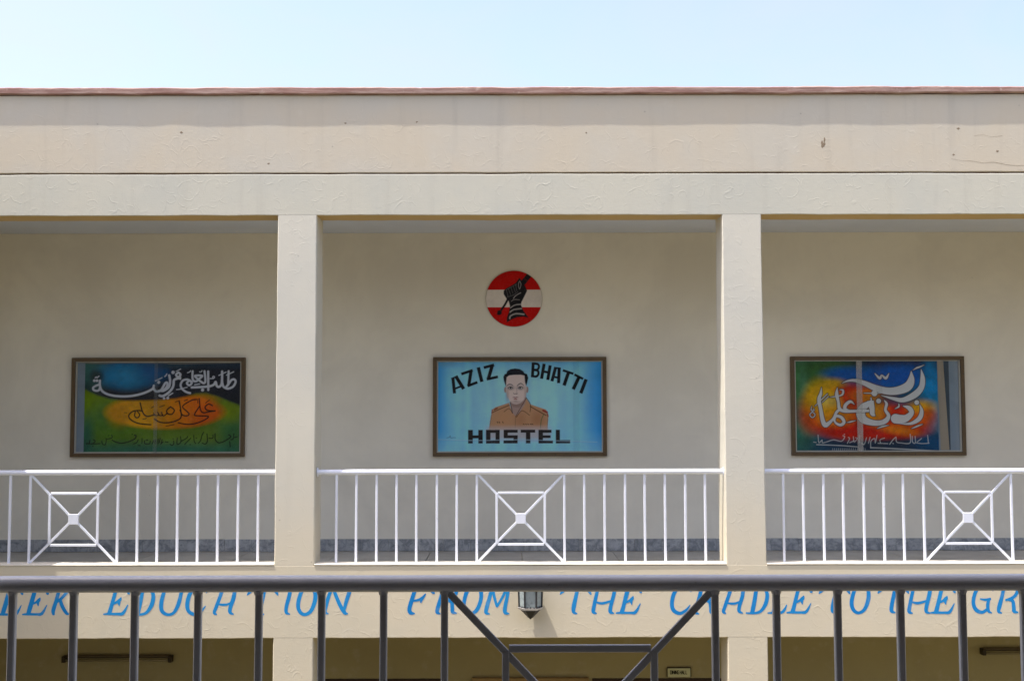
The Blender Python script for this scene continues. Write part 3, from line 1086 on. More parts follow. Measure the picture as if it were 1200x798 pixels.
def grid_panel(name, x0, x1, y0, y1, cx, cy, k, dy, parent, paint, nx, ny, warp=None, gain=1.3, sat=1.3):
    """fine grid covering picture rectangle x0..x1, y0..y1 (right/down units), centred on (cx, cy), k metres per unit"""
    gx_, gy_ = np.meshgrid(np.linspace(x0, x1, nx + 1), np.linspace(y0, y1, ny + 1))
    X, Y = gx_.ravel(), gy_.ravel()
    if warp:
        X, Y = warp(X, Y)
    cv = Canvas(X, Y, (128, 128, 128))
    paint(cv)
    co = np.stack([(X - cx) * k, np.full(X.size, dy) , (cy - Y) * k], 1).astype(np.float32)
    i, j = np.meshgrid(np.arange(ny), np.arange(nx), indexing='ij')
    a = (i * (nx + 1) + j).ravel()
    quads = np.stack([a + nx + 1, a + nx + 2, a + 1, a], 1).astype(np.int32)
    me = bpy.data.meshes.new(name)
    me.vertices.add(X.size)
    me.vertices.foreach_set("co", co.ravel())
    me.loops.add(quads.size)
    me.loops.foreach_set("vertex_index", quads.ravel())
    me.polygons.add(len(quads))
    me.polygons.foreach_set("loop_start", np.arange(0, quads.size, 4, dtype=np.int32))
    me.update(calc_edges=True)
    at = me.color_attributes.new("paint", 'FLOAT_COLOR', 'POINT')
    rgba = np.ones((X.size, 4), np.float32)
    lum = cv.rgb.mean(1, keepdims=True)
    rgba[:, :3] = np.clip((lum + (cv.rgb - lum) * sat) * gain, 0.004, 0.9)
    at.data.foreach_set("color", rgba.ravel())
    me.materials.append(M['paint'])
    o = bpy.data.objects.new(name, me)
    C.objects.link(o)
    if parent:
        o.parent = parent
    return o


PK = 1 / 105.2


def display_case(cx_world, label, cx, cy, px0, px1, py0, py1, paint, edges, gain=1.1, split=0.0):  # edges: pale translucent bands laid over the panes
    """glazed picture case hung on the corridor wall; picture units are about a centimetre"""
    W2, H2 = 0.975, 0.556
    zc = 5.231
    o = empty("picture_case", (cx_world, WY, zc - H2))
    tag(o, label, "framed picture", "glazed picture cases on the upper wall")
    fw, dp = 0.042, 0.058
    def fbar(pts):
        v = [(p[0], -dp, p[1]) for p in pts] + [(p[0], -0.001, p[1]) for p in pts]
        n = 4
        mb = MB(); mb.add(v, [(0, 1, 2, 3), (7, 6, 5, 4)] + [(i, (i + 1) % n, n + (i + 1) % n, n + i) for i in range(n)])
        ob = mb.build("frame_bar", M['frame'], o)
        mod = ob.modifiers.new("bevel", 'BEVEL'); mod.width = 0.004; mod.segments = 2
    i2, j2, T = W2 - fw, H2 - fw, 2 * H2
    g_ = 0.0006
    fbar([(-W2, 0), (W2, 0), (i2, fw), (-i2, fw)])
    fbar([(-W2, T), (-i2, T - fw), (i2, T - fw), (W2, T)])
    fbar([(-W2, g_), (-i2, fw + g_), (-i2, T - fw - g_), (-W2, T - g_)])
    fbar([(W2, g_), (W2, T - g_), (i2, T - fw - g_), (i2, fw + g_)])
    MB().box(-i2 + 0.001, i2 - 0.001, -0.012, -0.002, fw + 0.001, T - fw - 0.001).build("backing_board", M['board'], o)
    bw = 0.015
    for args in ((-i2 + 0.0005, i2 - 0.0005, fw + 0.0005, fw + bw), (-i2 + 0.0005, i2 - 0.0005, T - fw - bw * 0.8, T - fw - 0.0005),
                 (-i2 + 0.0005, -i2 + bw, fw + bw + 0.0005, T - fw - bw), (i2 - bw, i2 - 0.0005, fw + bw + 0.0005, T - fw - bw)):
        MB().box(args[0], args[1], -0.034, -0.013, args[2], args[3]).build("bead", M['bead'], o)
    ps = grid_panel("poster", px0, px1, py0, py1, cx, cy, PK, -0.016, o, paint, int((px1 - px0) * 2.9), int((py1 - py0) * 2.9), None, gain, 1.02 if split else 1.14)
    ps.location = (0, 0, H2)
    # two sliding panes overlapping in the middle
    MB().box(-i2 + 0.003, split + 0.05, -0.040, -0.037, fw + 0.003, T - fw - 0.003).build("glass_pane", M['glass'], o)
    MB().box(split - 0.02, i2 - 0.003, -0.047, -0.044, fw + 0.003, T - fw - 0.003).build("glass_pane", M['glass'], o)
    for (ex0, ex1, mt) in edges:  # pale translucent bands laid over the panes
        a, c = (ex0 - cx) * PK, (ex1 - cx) * PK
        MB().box(a, c, -0.0500, -0.0485, fw + 0.004, T - fw - 0.004).build("pane_band", M[mt], o)
    for (sx, sz) in ((-0.35, 0.02), (0.4, 0.02), (W2 - 0.012, T * 0.82)):
        MB().tube((sx, -dp - 0.001, sz), (sx, -dp - 0.0035, sz), 0.007, 10).build("screw", M['screw'], o)
    return o


def tile(ox, oy, s, pts):
    return [tuple([ox + p[0] / s, oy + p[1] / s] + ([p[2] / s] if len(p) > 2 else [])) for p in pts]


# ---- picture 1: green and orange with two lines of calligraphy
def paint_left(c):
    X, Y = c.X, c.Y
    c.rgb[:] = lin((92, 120, 44))
    z = lambda x, y: (70 + x / 5.217, 400 + y / 5.217)
    def B(x, y, rx, ry, col, soft=0.6, a=1.0, rot=0):
        p = z(x, y); c.blob(p[0], p[1], rx / 5.217, ry / 5.217, col, soft, a, rot)
    B(190, 380, 120, 90, (128, 156, 40), 0.8, 0.9)
    B(260, 480, 110, 110, (66, 112, 60), 0.8, 0.8)
    B(330, 560, 200, 90, (84, 124, 36), 0.8, 0.7)
    B(800, 600, 260, 60, (112, 140, 60), 0.8, 0.7)
    B(1060, 560, 80, 120, (52, 104, 66), 0.8, 0.8)
    B(1040, 420, 70, 60, (128, 150, 44), 0.8, 0.9)
    B(620, 680, 700, 60, (48, 112, 92), 0.7, 0.9)
    B(160, 590, 40, 120, (44, 96, 84), 0.8, 0.8)
    # dark sky above a waving edge
    bx = np.array([90, 145, 220, 300, 400, 500, 600, 700, 770, 830, 890, 960, 1040, 1110, 1200]) / 5.217 + 70
    by = np.array([270, 285, 322, 345, 356, 356, 352, 345, 330, 312, 308, 328, 362, 388, 400]) / 5.217 + 400
    yb = np.interp(X, bx, by)
    m = np.clip(0.5 - (Y - yb) / 3.2, 0, 1)
    # orange-yellow cloud below the edge
    p = z(640, 425)
    dd = np.sqrt(((X - p[0]) / (352 / 5.217)) ** 2 + ((Y - p[1]) / (104 / 5.217)) ** 2)
    mm = np.clip((1.12 - dd) / 0.2, 0, 1)
    t = np.clip((X - z(560, 0)[0]) / (300 / 5.217), 0, 1)[:, None]
    colr = lin((214, 158, 24)) * (1 - t) + lin((214, 108, 40)) * t
    c.rgb[:] = c.rgb * (1 - mm[:, None]) + colr * mm[:, None]
    B(860, 350, 90, 30, (228, 124, 36), 0.8, 0.6)
    B(360, 440, 60, 60, (196, 140, 16), 0.9, 0.7)
    sky = Canvas(X, Y, (34, 38, 48))
    def S(x, y, rx, ry, col, soft=0.6, a=1.0):
        q = z(x, y); sky.blob(q[0], q[1], rx / 5.217, ry / 5.217, col, soft, a)
    S(180, 180, 130, 100, (62, 104, 100), 0.6)
    S(420, 195, 190, 82, (36, 112, 160), 0.45)
    S(400, 205, 110, 62, (62, 140, 178), 0.9, 0.75)
    S(560, 170, 90, 60, (34, 88, 140), 0.8, 0.8)
    S(700, 140, 120, 20, (46, 70, 84), 0.9, 0.8)
    S(980, 140, 160, 20, (40, 62, 82), 0.9, 0.7)
    S(215, 205, 40, 40, (30, 44, 44), 0.6, 0.85)
    c.rgb[:] = c.rgb * (1 - m[:, None]) + sky.rgb * m[:, None]
    c.mottle(3, 26, 0.16)
    c.mottle(9, 5, 0.10)
    # top torn edge
    c.stroke([(95, 423.6), (120, 424.0), (140, 423.4), (190, 423.8), (205, 424.4), (290, 423.4)], (150, 146, 132), 1.2, True, 0.5, 0.7)
    wh = (205, 208, 214)
    A = lambda pts, w=2.7, col=wh, **k: c.stroke(tile(100, 420, 13.3, pts), col, w, **k)
    Bq = lambda pts, w=2.7, col=wh, **k: c.stroke(tile(190, 420, 13.3, pts), col, w, **k)
    A([(203, 325), (204, 400), (232, 475), (300, 527), (400, 558), (520, 572), (640, 572), (760, 558), (880, 528), (980, 488), (1040, 450), (1055, 405)])
    A([(1050, 440), (1075, 485), (1120, 497), (1165, 480), (1200, 425), (1235, 365), (1262, 360), (1268, 400), (1240, 450), (1190, 478), (1130, 490)])
    A([(198, 388), (150, 402), (102, 432), (105, 468), (150, 485), (190, 474), (208, 430)], 2.5)
    for d in ((115, 325, 22), (157, 325, 22), (1130, 352, 25)):
        c.dot(100 + d[0] / 13.3, 420 + d[1] / 13.3, d[2] / 13.3, wh)
    A([(128, 280), (145, 268), (158, 278), (186, 255)], 1.4)
    A([(1080, 330), (1180, 282)], 1.2)
    Bq([(97, 245), (112, 330), (98, 420), (50, 466), (0, 488), (-40, 482)])
    Bq([(268, 285), (205, 300), (172, 325), (166, 400), (140, 460), (80, 525), (0, 570), (-50, 562)], 2.8)
    Bq([(240, 198), (275, 232), (240, 272), (204, 236), (240, 198)], 2.5)
    Bq([(268, 240), (270, 300)], 2.2)
    for d in ((157, 197, 27), (22, 605, 20), (80, 600, 22), (626, 474, 25)):
        c.dot(190 + d[0] / 13.3, 420 + d[1] / 13.3, d[2] / 13.3, wh)
    Bq([(205, 182), (275, 145)], 1.0)
    Bq([(88, 566), (156, 524)], 1.4)
    Bq([(28, 262), (45, 246), (58, 222)], 1.3)
    Bq([(455, 345), (385, 310), (315, 325), (280, 385), (292, 440), (335, 485), (385, 512), (430, 523)], 2.5)
    Bq([(415, 325), (455, 362), (415, 402), (378, 365), (415, 325)], 2.5)
    Bq([(215, 468), (280, 460), (330, 445), (382, 432)], 1.1)
    Bq([(465, 180), (464, 285), (490, 335), (530, 335), (570, 300), (615, 252), (505, 252), (550, 305), (600, 345), (645, 368), (668, 330), (652, 180)], 2.5)
    Bq([(385, 203), (420, 190), (432, 172)], 1.1)
    Bq([(575, 190), (600, 190), (612, 172)], 1.1)
    Bq([(500, 392), (578, 380)], 1.3)
    Bq([(710, 185), (716, 475)], 2.6, smooth=False)
    Bq([(455, 435), (620, 428), (740, 415), (800, 392), (830, 350), (848, 408), (880, 428), (915, 400), (930, 330), (930, 185)], 2.7)
    Bq([(930, 330), (950, 415), (1000, 450), (1050, 450), (1110, 418), (1145, 350), (1125, 310), (1080, 320), (1035, 380), (1000, 425)], 2.6)
    Bq([(1032, 180), (1028, 395)], 2.5, smooth=False)
    Bq([(880, 246), (992, 194)], 1.2)
    Bq([(1000, 242), (1112, 190)], 1.2)
    Bq([(740, 296), (790, 294), (812, 274), (795, 258), (782, 275), (795, 294)], 1.1)
    bk = (28, 22, 16)
    D = lambda pts, w=1.5, **k: c.stroke(tile(140, 460, 10, pts), bk, w, **k)
    D([(1090, 142), (1045, 124), (1004, 158), (1018, 190), (1060, 203), (1122, 203)])
    D([(1122, 205), (1040, 216), (985, 226), (950, 190), (932, 60)])
    D([(938, 150), (880, 246), (920, 262), (1042, 268), (1000, 310), (900, 350), (800, 362), (690, 345)])
    D([(1008, 112), (1055, 74)], 0.9); D([(915, 66), (916, 112)], 0.9)
    D([(900, 70), (840, 80), (738, 150), (790, 210), (816, 240), (790, 262), (735, 250), (708, 195)])
    D([(695, 85), (714, 180), (720, 280), (650, 325), (560, 343), (470, 335), (410, 300)], 1.6)
    D([(650, 98), (682, 88)], 0.9); D([(758, 84), (792, 72)], 1.1); D([(545, 384), (640, 364)], 0.9)
    D([(595, 155), (640, 195), (612, 242), (560, 236), (552, 195), (595, 155)], 1.6)
    D([(560, 230), (512, 262), (490, 222)], 1.5); D([(500, 255), (468, 258), (445, 222)], 1.4); D([(455, 255), (422, 258), (395, 232)], 1.4)
    D([(405, 250), (370, 258), (320, 268), (280, 240), (256, 190), (235, 108)], 1.6)
    D([(262, 205), (205, 198), (140, 214), (102, 260), (130, 308), (220, 350), (365, 366)], 1.6)
    D([(205, 210), (232, 250), (205, 285), (172, 262), (178, 215)], 1.5)
    D([(368, 168), (398, 148)], 1.0); D([(465, 158), (522, 138)], 1.0); D([(272, 302), (312, 290)], 0.9); D([(48, 222), (80, 226)], 0.7)
    gk = (10, 14, 8)
    F = lambda pts, w=1.05: c.stroke(tile(96, 500, 12.63, pts), gk, w, True, 0.3, 1.0)
    G = lambda pts, w=1.05: c.stroke(tile(188, 500, 12, pts), gk, w, True, 0.3, 1.0)
    for pts in ([(60, 235), (160, 240), (265, 236)], [(112, 190), (104, 232)], [(160, 178), (192, 198), (160, 232)], [(158, 272), (162, 278)], [(290, 195), (300, 240), (340, 254), (356, 205), (352, 160)],
                [(370, 168), (440, 150), (436, 108)], [(388, 116), (394, 114)], [(738, 100), (744, 98)], [(765, 242), (812, 220), (832, 178)], [(838, 262), (862, 268)], [(890, 160), (890, 232)],
                [(930, 192), (930, 235), (1000, 240), (1012, 200)], [(952, 186), (978, 184)], [(1040, 242), (1068, 188)], [(1092, 180), (1084, 236)], [(1130, 168), (1130, 236)], [(1160, 158), (1150, 222)], [(1190, 178), (1178, 232)]):
        F(pts)
    F([(445, 185), (500, 212), (580, 230), (680, 212), (778, 168), (800, 122), (776, 112)], 1.3)
    for pts in ([(8, 232), (42, 200)], [(70, 200), (112, 206)], [(140, 235), (166, 250), (192, 230), (190, 188)], [(178, 160), (184, 158)], [(240, 148), (240, 236), (292, 206), (286, 128)],
                [(290, 196), (372, 150), (386, 124)], [(348, 236), (392, 190), (432, 150)], [(418, 240), (430, 240)], [(475, 108), (480, 190), (502, 226)], [(506, 150), (516, 148)], [(540, 222), (572, 180), (590, 110), (612, 68)],
                [(595, 220), (640, 232), (668, 190), (660, 88)], [(690, 150), (742, 150), (746, 104)], [(985, 200), (992, 272)], [(1000, 172), (1032, 160), (1042, 88)], [(1050, 142), (1092, 130)]):
        G(pts)
    G([(775, 88), (780, 170), (822, 215), (880, 206), (940, 176), (1000, 130), (968, 104)], 1.2)


# ---- picture 2: the hostel sign with the portrait
def paint_mid(c):
    X, Y = c.X, c.Y
    c.rgb[:] = lin((150, 221, 245))
    c.blob(609, 470, 70, 48, (174, 228, 246), 0.7, 0.9)
    ex = np.maximum(np.clip((535 - X) / 26, 0, 1), np.clip((X - 672) / 36, 0, 1))
    ey = np.clip((440 - Y) / 24, 0, 1)
    m = np.clip(np.maximum(ex, ey * 0.75) ** 1.4, 0, 1)[:, None]
    c.rgb[:] = c.rgb * (1 - m) + lin((24, 152, 226)) * m
    m = np.clip((Y - 505) / 26, 0, 1)[:, None] * 0.65
    c.rgb[:] = c.rgb * (1 - m) + lin((162, 224, 246)) * m
    c.blob(522, 425, 12, 5, (110, 160, 190), 0.9, 0.7)
    c.blob(700, 470, 9, 45, (70, 160, 220), 0.9, 0.6)
    c.streaks(4, 6, 0.08)
    c.mottle(5, 14, 0.05)
    T = lambda pts: tile(560, 415, 7.98, pts)
    Fc = lambda pts: tile(580, 430, 15.96, pts)
    # shirt
    c.poly(T([(100, 712), (108, 640), (130, 520), (160, 497), (290, 455), (320, 545), (370, 560), (450, 412), (490, 470), (640, 520), (662, 572), (652, 712)]), (206, 158, 118), 0.5)
    c.blob(*T([(240, 600)])[0], 9, 8, (212, 158, 114), 0.9, 0.6)
    c.blob(*T([(560, 610)])[0], 7, 8, (180, 122, 84), 0.9, 0.6)
    c.blob(*T([(400, 620)])[0], 6, 9, (184, 128, 90), 0.9, 0.5)
    # neck and face
    c.poly(T([(300, 440), (312, 520), (330, 560), (350, 580), (385, 555), (440, 470), (452, 415), (440, 380), (310, 400)]), (186, 158, 146), 0.5)
    c.poly(T([(300, 455), (330, 462), (380, 466), (430, 445), (445, 425), (430, 470), (380, 500), (330, 495)]), (150, 122, 112), 0.8, 0.6)
    c.blob(*Fc([(192, 425)])[0], 1.5, 3.4, (176, 146, 134), 0.3)
    c.blob(*Fc([(602, 425)])[0], 1.6, 3.8, (182, 150, 138), 0.3)
    c.poly(Fc([(205, 180), (200, 330), (204, 450), (225, 545), (275, 640), (330, 688), (400, 700), (470, 680), (540, 615), (578, 535), (592, 400), (580, 330), (560, 150), (480, 120), (300, 130)]), (234, 212, 200), 0.45)
    c.blob(*Fc([(230, 520)])[0], 1.6, 7, (160, 132, 122), 0.9, 0.5)
    c.blob(*Fc([(570, 500)])[0], 1.4, 7, (178, 146, 134), 0.9, 0.5)
    c.blob(*Fc([(400, 660)])[0], 6, 1.6, (182, 156, 146), 0.9, 0.6)
    c.blob(*Fc([(290, 390)])[0], 4.6, 2.6, (172, 150, 142), 0.7, 0.7)
    c.blob(*Fc([(478, 388)])[0], 4.6, 2.8, (172, 150, 142), 0.7, 0.7)
    # hair
    c.poly(Fc([(165, 260), (153, 185), (178, 132), (212, 120), (228, 72), (290, 36), (380, 24), (470, 38), (530, 78), (552, 112), (602, 130), (624, 200), (604, 292), (586, 352), (564, 290), (552, 160), (480, 142), (350, 145), (260, 156), (216, 190), (206, 280), (206, 372), (184, 315)]), (30, 30, 36), 0.4)
    c.blob(*Fc([(400, 90)])[0], 8, 2.2, (58, 58, 66), 0.9, 0.5)
    # brows, eyes, nose, mouth
    for pts in ([(222, 350, 8), (255, 325, 14), (305, 328, 13), (338, 352, 6)], [(412, 354, 7), (448, 320, 14), (492, 308, 14), (540, 345, 6)]):
        c.stroke(tile(580, 430, 15.96, pts), (40, 32, 34), 0.9)
    for ex_, px_ in ((288, 290), (478, 470)):
        c.blob(*Fc([(ex_, 392)])[0], 2.5, 1.15, (214, 210, 204), 0.3)
        c.stroke(Fc([(ex_ - 46, 396), (ex_ - 20, 376), (ex_ + 15, 374), (ex_ + 44, 392)]), (44, 38, 38), 0.7)
        c.stroke(Fc([(ex_ - 44, 400), (ex_, 418), (ex_ + 42, 396)]), (112, 98, 94), 0.45)
        c.dot(*Fc([(px_, 389)])[0], 1.05, (34, 30, 30))
    c.stroke(Fc([(402, 400), (408, 455), (398, 490)]), (176, 152, 142), 0.7, True, 0.6, 0.7)
    c.stroke(Fc([(345, 490), (362, 506), (385, 500), (405, 508), (418, 492)]), (112, 84, 80), 0.6)
    c.stroke(tile(580, 430, 15.96, [(328, 572, 5), (355, 566, 12), (380, 572, 10), (405, 564, 12), (436, 572, 5)]), (132, 62, 62), 1.0)
    c.blob(*Fc([(382, 598)])[0], 2.2, 0.95, (176, 120, 114), 0.4, 0.9)
    c.stroke(Fc([(350, 628), (382, 634), (412, 626)]), (160, 132, 124), 0.5, True, 0.5, 0.7)
    dk = (84, 52, 34)
    L = lambda pts, w=0.6, col=dk, a=0.9: c.stroke(T(pts), col, w, True, 0.35, a)
    L([(300, 452), (312, 500), (322, 552)], 0.9); L([(322, 552), (290, 510), (242, 540)], 0.6); L([(452, 412), (400, 500), (352, 585)], 0.7)
    L([(360, 590), (412, 530), (482, 572)], 0.7); L([(452, 408), (492, 472), (488, 540)], 0.8); L([(352, 585), (346, 700)], 0.5, a=0.6)
    L([(130, 548), (200, 515), (292, 478)], 0.9); L([(490, 490), (560, 530), (640, 575)], 1.1)
    L([(130, 520), (126, 552)], 1.0, (150, 50, 44)); L([(152, 520), (178, 506)], 1.6, (128, 60, 48)); L([(612, 528), (648, 545)], 2.4, (158, 48, 44)); L([(652, 560), (658, 585)], 1.4, (158, 60, 50))
    L([(615, 568), (594, 620), (584, 702)], 0.8, (52, 112, 66)); L([(105, 690), (118, 610), (128, 560)], 0.5, a=0.6); L([(655, 600), (648, 700)], 0.5, a=0.6)
    for x_ in (178, 196, 228):
        L([(x_, 634), (x_ + 6, 644)], 0.9, (40, 30, 26))
    for x_ in (424, 446, 466, 490, 506):
        L([(x_, 655), (x_ + 8, 660)], 0.9, (44, 34, 30))
    m = np.clip((Y - 497.5) / 7, 0, 1) * np.clip((X - 566) / 6, 0, 1) * np.clip((648 - X) / 6, 0, 1) * np.clip((520 - Y) / 8, 0, 1)
    m = (m * 0.85)[:, None]
    c.rgb[:] = c.rgb * (1 - m) + lin((206, 196, 196)) * m
    # lettering
    ink = (36, 32, 34)
    a_ = lambda p, w, ox=505: c.stroke(tile(ox, 415, 11.43, p), ink, w / 11.43, False, 0.3, 1.0, 0.0, True)
    a_([(284, 312), (306, 524)], 42); a_([(322, 290), (430, 464)], 46); a_([(305, 462), (405, 425)], 26); a_([(262, 327), (350, 290)], 22)
    a_([(398, 262), (552, 212)], 36); a_([(530, 218), (498, 425)], 44); a_([(482, 424), (616, 374)], 36)
    a_([(628, 172), (676, 368)], 46)
    a_([(702, 176), (842, 140)], 38); a_([(818, 142), (762, 335)], 46); a_([(742, 334), (894, 300)], 36)
    b_ = lambda p, w: a_(p, w, 610)
    b_([(172, 108), (160, 308)], 40)
    c.stroke(tile(610, 415, 11.43, [(172, 122), (232, 130), (250, 165), (228, 204), (180, 206)]), ink, 30 / 11.43)
    c.stroke(tile(610, 415, 11.43, [(180, 208), (232, 220), (242, 262), (214, 296), (160, 292)]), ink, 32 / 11.43)
    b_([(320, 125), (284, 328)], 42); b_([(402, 146), (368, 344)], 42); b_([(305, 228), (390, 246)], 32)
    b_([(476, 172), (424, 362)], 42); b_([(524, 180), (514, 388)], 42); b_([(445, 300), (520, 318)], 28); b_([(460, 180), (545, 190)], 24)
    b_([(574, 214), (716, 262)], 32); b_([(652, 236), (588, 420)], 46)
    b_([(730, 272), (848, 332)], 32); b_([(794, 302), (712, 472)], 46)
    b_([(888, 336), (814, 526)], 46)
    ink2 = (52, 46, 44)
    h = lambda p, w: c.stroke(tile(505, 480, 5.714, p), ink2, w / 5.714, False, 0.3, 1.0, 0.0, True)
    h([(261, 137), (261, 228)], 32); h([(329, 137), (329, 228)], 30); h([(261, 183), (329, 183)], 20)
    h([(381, 137), (381, 228)], 30); h([(444, 137), (444, 228)], 28); h([(367, 147), (458, 147)], 20); h([(367, 217), (458, 217)], 22)
    h([(486, 146), (580, 146)], 20); h([(486, 183), (580, 183)], 20); h([(484, 218), (578, 218)], 20); h([(499, 140), (499, 185)], 28); h([(565, 180), (565, 226)], 28)
    h([(600, 146), (698, 146)], 20); h([(650, 140), (650, 228)], 30)
    h([(735, 137), (735, 228)], 30); h([(725, 147), (808, 147)], 20); h([(725, 183), (802, 183)], 18); h([(725, 218), (818, 218)], 20)
    h([(851, 137), (851, 228)], 28); h([(842, 217), (934, 217)], 22)
    c.stroke(tile(505, 480, 5.714, [(100, 190), (118, 186), (124, 176), (128, 190), (150, 188), (160, 190)]), (60, 70, 90), 0.55, True, 0.4, 0.8)
    c.stroke([(512, 515.2), (560, 516.4), (610, 515.6), (700, 518.6)], (190, 220, 236), 0.7, True, 0.5, 0.7)
    c.stroke([(512, 515.9), (560, 517.1), (610, 516.3), (700, 519.3)], (92, 130, 160), 0.4, True, 0.4, 0.35)


# ---- picture 3: red, yellow and blue with white calligraphy
def paint_right(c):
    X, Y = c.X, c.Y
    c.rgb[:] = lin((44, 92, 118))
    def P(x, y):
        return 915 + x / 5.217, 400 + y / 5.217
    def B(x, y, rx, ry, col, soft=0.6, a=1.0, rot=0.0):
        q = P(x, y); c.blob(q[0], q[1], rx / 5.217, ry / 5.217, col, soft, a, rot)
    B(150, 250, 170, 190, (62, 112, 62), 0.6)
    B(130, 560, 90, 130, (64, 118, 96), 0.7)
    B(140, 300, 30, 180, (92, 140, 108), 0.9, 0.6)
    B(350, 150, 180, 50, (60, 96, 44), 0.7)
    B(700, 130, 260, 34, (40, 40, 40), 0.6)
    B(900, 140, 120, 26, (42, 46, 60), 0.7)
    B(700, 210, 260, 70, (24, 92, 168), 0.6)
    B(400, 195, 120, 40, (34, 98, 172), 0.7)
    B(930, 260, 60, 130, (40, 132, 182), 0.7)
    B(930, 470, 70, 100, (60, 146, 170), 0.7, 0.9)
    B(600, 620, 420, 70, (34, 50, 68), 0.6)
    B(920, 620, 100, 60, (30, 74, 110), 0.7)
    B(420, 420, 290, 165, (196, 62, 36), 0.25)
    B(700, 480, 240, 100, (196, 60, 36), 0.35)
    B(560, 540, 320, 56, (190, 52, 36), 0.4)
    B(250, 360, 100, 120, (226, 180, 48), 0.5)
    B(330, 250, 60, 28, (214, 170, 44), 0.8, 0.8)
    B(300, 380, 60, 50, (236, 214, 130), 0.9, 0.6)
    B(330, 450, 110, 60, (222, 150, 36), 0.7, 0.8)
    B(560, 330, 110, 40, (222, 140, 36), 0.8, 0.85)
    B(570, 420, 70, 70, (228, 164, 44), 0.8, 0.85)
    B(870, 400, 80, 40, (222, 168, 48), 0.7, 0.9)
    B(900, 440, 50, 34, (214, 96, 40), 0.8, 0.8)
    B(820, 480, 90, 40, (212, 110, 40), 0.8, 0.7)
    B(720, 540, 110, 26, (224, 144, 40), 0.8, 0.7, 0.15)
    B(180, 480, 60, 70, (196, 80, 40), 0.8, 0.7)
    B(700, 350, 120, 36, (34, 52, 82), 0.8, 0.8)
    c.mottle(11, 16, 0.15)
    c.mottle(12, 4, 0.14)
    wh, ol = (212, 212, 208), (44, 40, 44)
    Ft = lambda pts: tile(940, 420, 7.98, pts)
    Gt = lambda pts: tile(1000, 420, 7.98, pts)
    shapes = []
    def S(t, pts, w=2.2):
        shapes.append((t(pts), w))
    S(Gt, [(-100, 226, 3), (-55, 206, 16), (0, 198, 26), (60, 206, 36), (130, 232, 48), (220, 272, 60), (330, 300, 68), (430, 294, 76), (520, 258, 84), (556, 195, 62), (558, 112, 6)])
    S(Gt, [(652, 96, 6), (664, 180, 44), (650, 265, 54), (585, 335, 62), (475, 384, 46), (380, 370, 30), (268, 340, 4)])
    S(Gt, [(572, 104, 3), (610, 82, 16), (640, 72, 14), (682, 54, 3)])
    S(Gt, [(214, 134, 8), (258, 178, 26), (278, 150, 14), (316, 178, 26), (346, 134, 8)])
    S(Gt, [(106, 318, 7), (200, 320, 10), (285, 318, 5)])
    S(Gt, [(205, 320, 56), (206, 321, 56)])
    S(Gt, [(195, 395, 8), (160, 412, 40), (100, 450, 70), (72, 510, 84), (96, 565, 74), (170, 595, 56), (250, 600, 48), (310, 576, 46), (334, 530, 34), (306, 478, 26), (318, 420, 26), (296, 386, 6)])
    S(Gt, [(190, 395, 14), (178, 450, 52), (182, 510, 44), (205, 530, 10)])
    S(Gt, [(243, 393, 46), (244, 393, 46)])
    S(Gt, [(140, 398, 10), (172, 392, 14), (172, 362, 10)])
    S(Gt, [(398, 466, 6), (432, 446, 16), (434, 418, 6)])
    S(Gt, [(474, 440, 8), (530, 460, 42), (552, 505, 46), (500, 555, 66), (440, 565, 84), (400, 560, 90)])
    S(Gt, [(630, 424, 4), (648, 490, 34), (622, 560, 44), (540, 606, 26), (430, 606, 3)])
    S(Gt, [(603, 408, 46), (604, 408, 46)])
    S(Gt, [(224, 652, 4), (280, 632, 16), (334, 622, 4)])
    S(Gt, [(546, 654, 4), (600, 632, 16), (654, 612, 4)])
    S(Ft, [(185, 262, 3), (178, 320, 26), (160, 380, 36), (174, 470, 34), (190, 570, 40), (214, 618, 46), (252, 598, 34), (292, 556, 22), (322, 500, 26), (345, 478, 26)])
    S(Ft, [(300, 578, 20), (316, 535, 24), (365, 545, 30), (392, 590, 30), (360, 618, 28), (318, 602, 22), (300, 575, 18)])
    S(Ft, [(335, 266, 4), (328, 330, 34), (342, 400, 26), (352, 465, 32), (400, 488, 30), (500, 488, 26), (625, 485, 24)])
    S(Ft, [(492, 424, 6), (455, 398, 26), (410, 430, 32), (404, 468, 32), (440, 488, 26)])
    S(Ft, [(358, 286, 6), (388, 292, 18), (382, 330, 18), (345, 346, 10)])
    S(Ft, [(258, 358, 2), (300, 352, 10), (335, 350, 10)])
    S(Ft, [(120, 440, 5), (180, 382, 10), (240, 325, 8)])
    S(Ft, [(190, 404, 7), (250, 348, 8)])
    S(Ft, [(95, 494, 9), (120, 522, 9), (95, 548, 9), (70, 522, 9), (95, 494, 9)])
    S(Ft, [(90, 442, 6), (84, 478, 9), (110, 482, 9), (106, 462, 6)])
    S(Ft, [(416, 596, 3), (455, 588, 14), (505, 576, 3)])
    for pts, w in shapes:
        c.stroke(pts, ol, w, True, 0.3, 1.0, 0.7)
    for pts, w in shapes:
        c.stroke(pts, wh, w, True, 0.3, 1.0, -0.05)
    c.stroke(Gt([(30, 466), (155, 466)]), ol, 0.5); c.stroke(Gt([(155, 466), (155, 504)]), ol, 0.5); c.stroke(Gt([(155, 504), (30, 504)]), ol, 0.5)
    H = lambda pts, w=0.85: c.stroke(tile(950, 500, 8, pts), (206, 208, 204), w, True, 0.35, 0.9)
